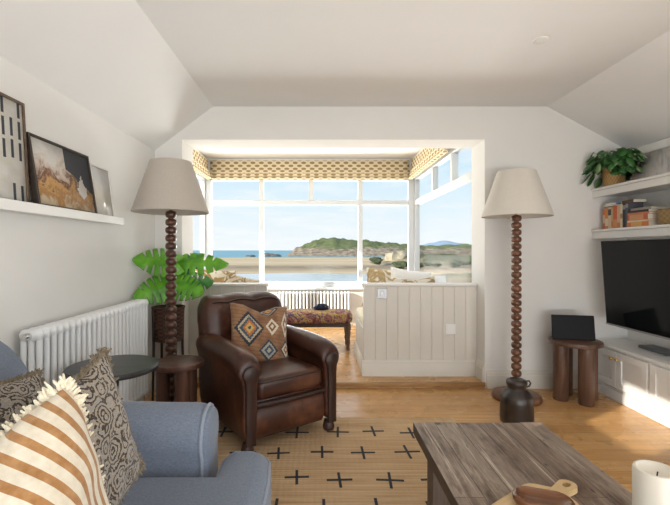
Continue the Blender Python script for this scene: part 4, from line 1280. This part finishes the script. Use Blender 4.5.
def rock(label, x, y, z, r, seed, mat='rock', name='rock', cat='rock', sz=.6, group=None):
    m = MB(); m.sphere((0,0,0), r, r*.8, r*sz, 16, 10)
    for i, p in enumerate(m.v):
        p = Vector(p); q = 1+.6*noise.fractal(p*(1.9/r)+Vector((seed*7,0,0)), 1, 2, 3); m.v[i] = tuple(p*q)
    return tag(m.build(name, M[mat], angle=60, loc=(x,y,z)), label, cat, group)
rock('low dark rock at the left foot of the headland', -36, 318, -3.2, 6, 1, sz=.35)
rock('small dark rock off the headland at the waterline', -50, 312, -3.6, 3.4, 2, sz=.35)
rock('pale sandy cliff block below the right part of the headland', 27.5, 150, -2.2, 3.4, 4, 'cliff', 'cliff', 'cliff', .85)
g = 'shrubs along the bank behind the beach'
rnd = random.Random(5)
for i in range(22):
    x = 19+i*2.9+rnd.uniform(-1.2,1.2); y = 119+rnd.uniform(-4,26)
    rock('dark green shrub on the bank behind the beach', x, y, -3.0+rnd.uniform(.1,.9)*(y-112)/26, rnd.uniform(.9,2.0), 20+i, 'shrub', 'shrub', 'shrub', rnd.uniform(.4,.6), g)
# fence at the foot of the garden, seen through the right window
t = thing('post_fence', 'thin grey post and rail fence beyond the right window', 'fence', (7.2, 19, -3.0))
for k in range(10):
    m = MB(); m.box(k*1.0-.03, k*1.0+.03, -.03, .03, 0, 2.1); m.build('post', M['greige'], t)
for zz in (1.1, 1.6, 2.05):
    m = MB(); m.box(-.1, 9.1, -.05, -.03, zz-.03, zz+.03); m.build('rail', M['greige'], t)

# ------------------------------------------------------------------ sky, sun, added fill lamps
W = bpy.data.worlds.new('sky'); S.world = W; W.use_nodes = True
nt = W.node_tree; n = nt.nodes; l = nt.links; bg = n['Background']
class WG(G):
    def __init__(g): g.nt = nt; g.n = n; g.l = l
g = WG()
x, y, z = g.sep(g.coord('Generated'))
zz = z.max(.0)
sky = g.ramp(zz, [(0,(.88,.92,.94)),(.05,(.82,.90,.945)),(.18,(.64,.83,.95)),(.40,(.29,.55,.87)),(1,(.12,.30,.65))])
den = zz + .10
cl = g.noise(g.comb(x/den*.9, y/den*.9, 0), 1.3, 6, .58, .3)
cm = ((cl-.46)*4.0).clamp()
col = g.mix(cm*.8, sky, (.93,.95,.96))
l.new(col, bg.inputs[0]); bg.inputs[1].default_value = .92
sd = Vector((.80,.50,-.36)).normalized()
L = bpy.data.lights.new('sun', 'SUN'); L.energy = 4.8; L.angle = R(.6); L.color = (1,.93,.82)
o = bpy.data.objects.new('sun', L); C.objects.link(o); o.rotation_euler = sd.to_track_quat('-Z','Y').to_euler(); o.location = (-8,-3,6)
def area(name, loc, target, sx, sy, p, col=(1,1,1)):
    L = bpy.data.lights.new(name, 'AREA'); L.shape = 'RECTANGLE'; L.size = sx; L.size_y = sy; L.energy = p; L.color = col
    o = bpy.data.objects.new(name, L); C.objects.link(o); o.location = loc
    o.rotation_euler = (Vector(target)-Vector(loc)).to_track_quat('-Z','Z').to_euler(); return o
area('fill_back_doors', (.6,-2.75,1.15), (.6,3,1.6), 3.1, 2.0, 16, (.97,.985,1))  # added fill lamp behind the camera, outside the added doors
area('fill_back_up', (.6,-2.7,.35), (.6,.2,2.4), 3.1, .6, 85, (.97,.985,1))  # added low lamp behind the camera, aimed up to brighten the ceiling
area('fill_right_doors', (3.0,-.78,1.0), (-1.3,1.6,1.3), 2.1, 1.8, 58, (.97,.985,1))  # added fill lamp at the right opening, brightens the left wall
area('fill_bay_back', (-.12,6.50,1.4), (-.12,3.5,1.65), 2.9, 1.5, 15, (1,.985,.95))  # added lamp outside the back window, strengthens the bay's daylight
area('fill_bay_up', (-.12,8.2,.2), (-.12,3.0,2.0), 5.5, 1.8, 480, (1,.975,.93))  # added strong lamp outside the bay, aimed up to brighten the ceiling
area('fill_bay_left', (-2.0,5.0,1.4), (0,4.9,1.5), 2.2, 1.5, 25, (1,.985,.95))  # added lamp outside the left bay window, on top of the sky light
# ------------------------------------------------------------------ camera
cd = bpy.data.cameras.new('camera'); cam = bpy.data.objects.new('camera', cd); C.objects.link(cam)
cam.location = (0,0,1.15); cam.rotation_euler = (PI/2,0,0)
cd.sensor_width = 36; cd.lens = 420/670*36; cd.shift_x = 17/670; cd.shift_y = -2.5/670; cd.clip_end = 8000; cd.clip_start = .02
S.camera = cam
S.view_settings.view_transform = 'Standard'; S.view_settings.look = 'None'; S.view_settings.gamma = 1; S.view_settings.exposure = .22
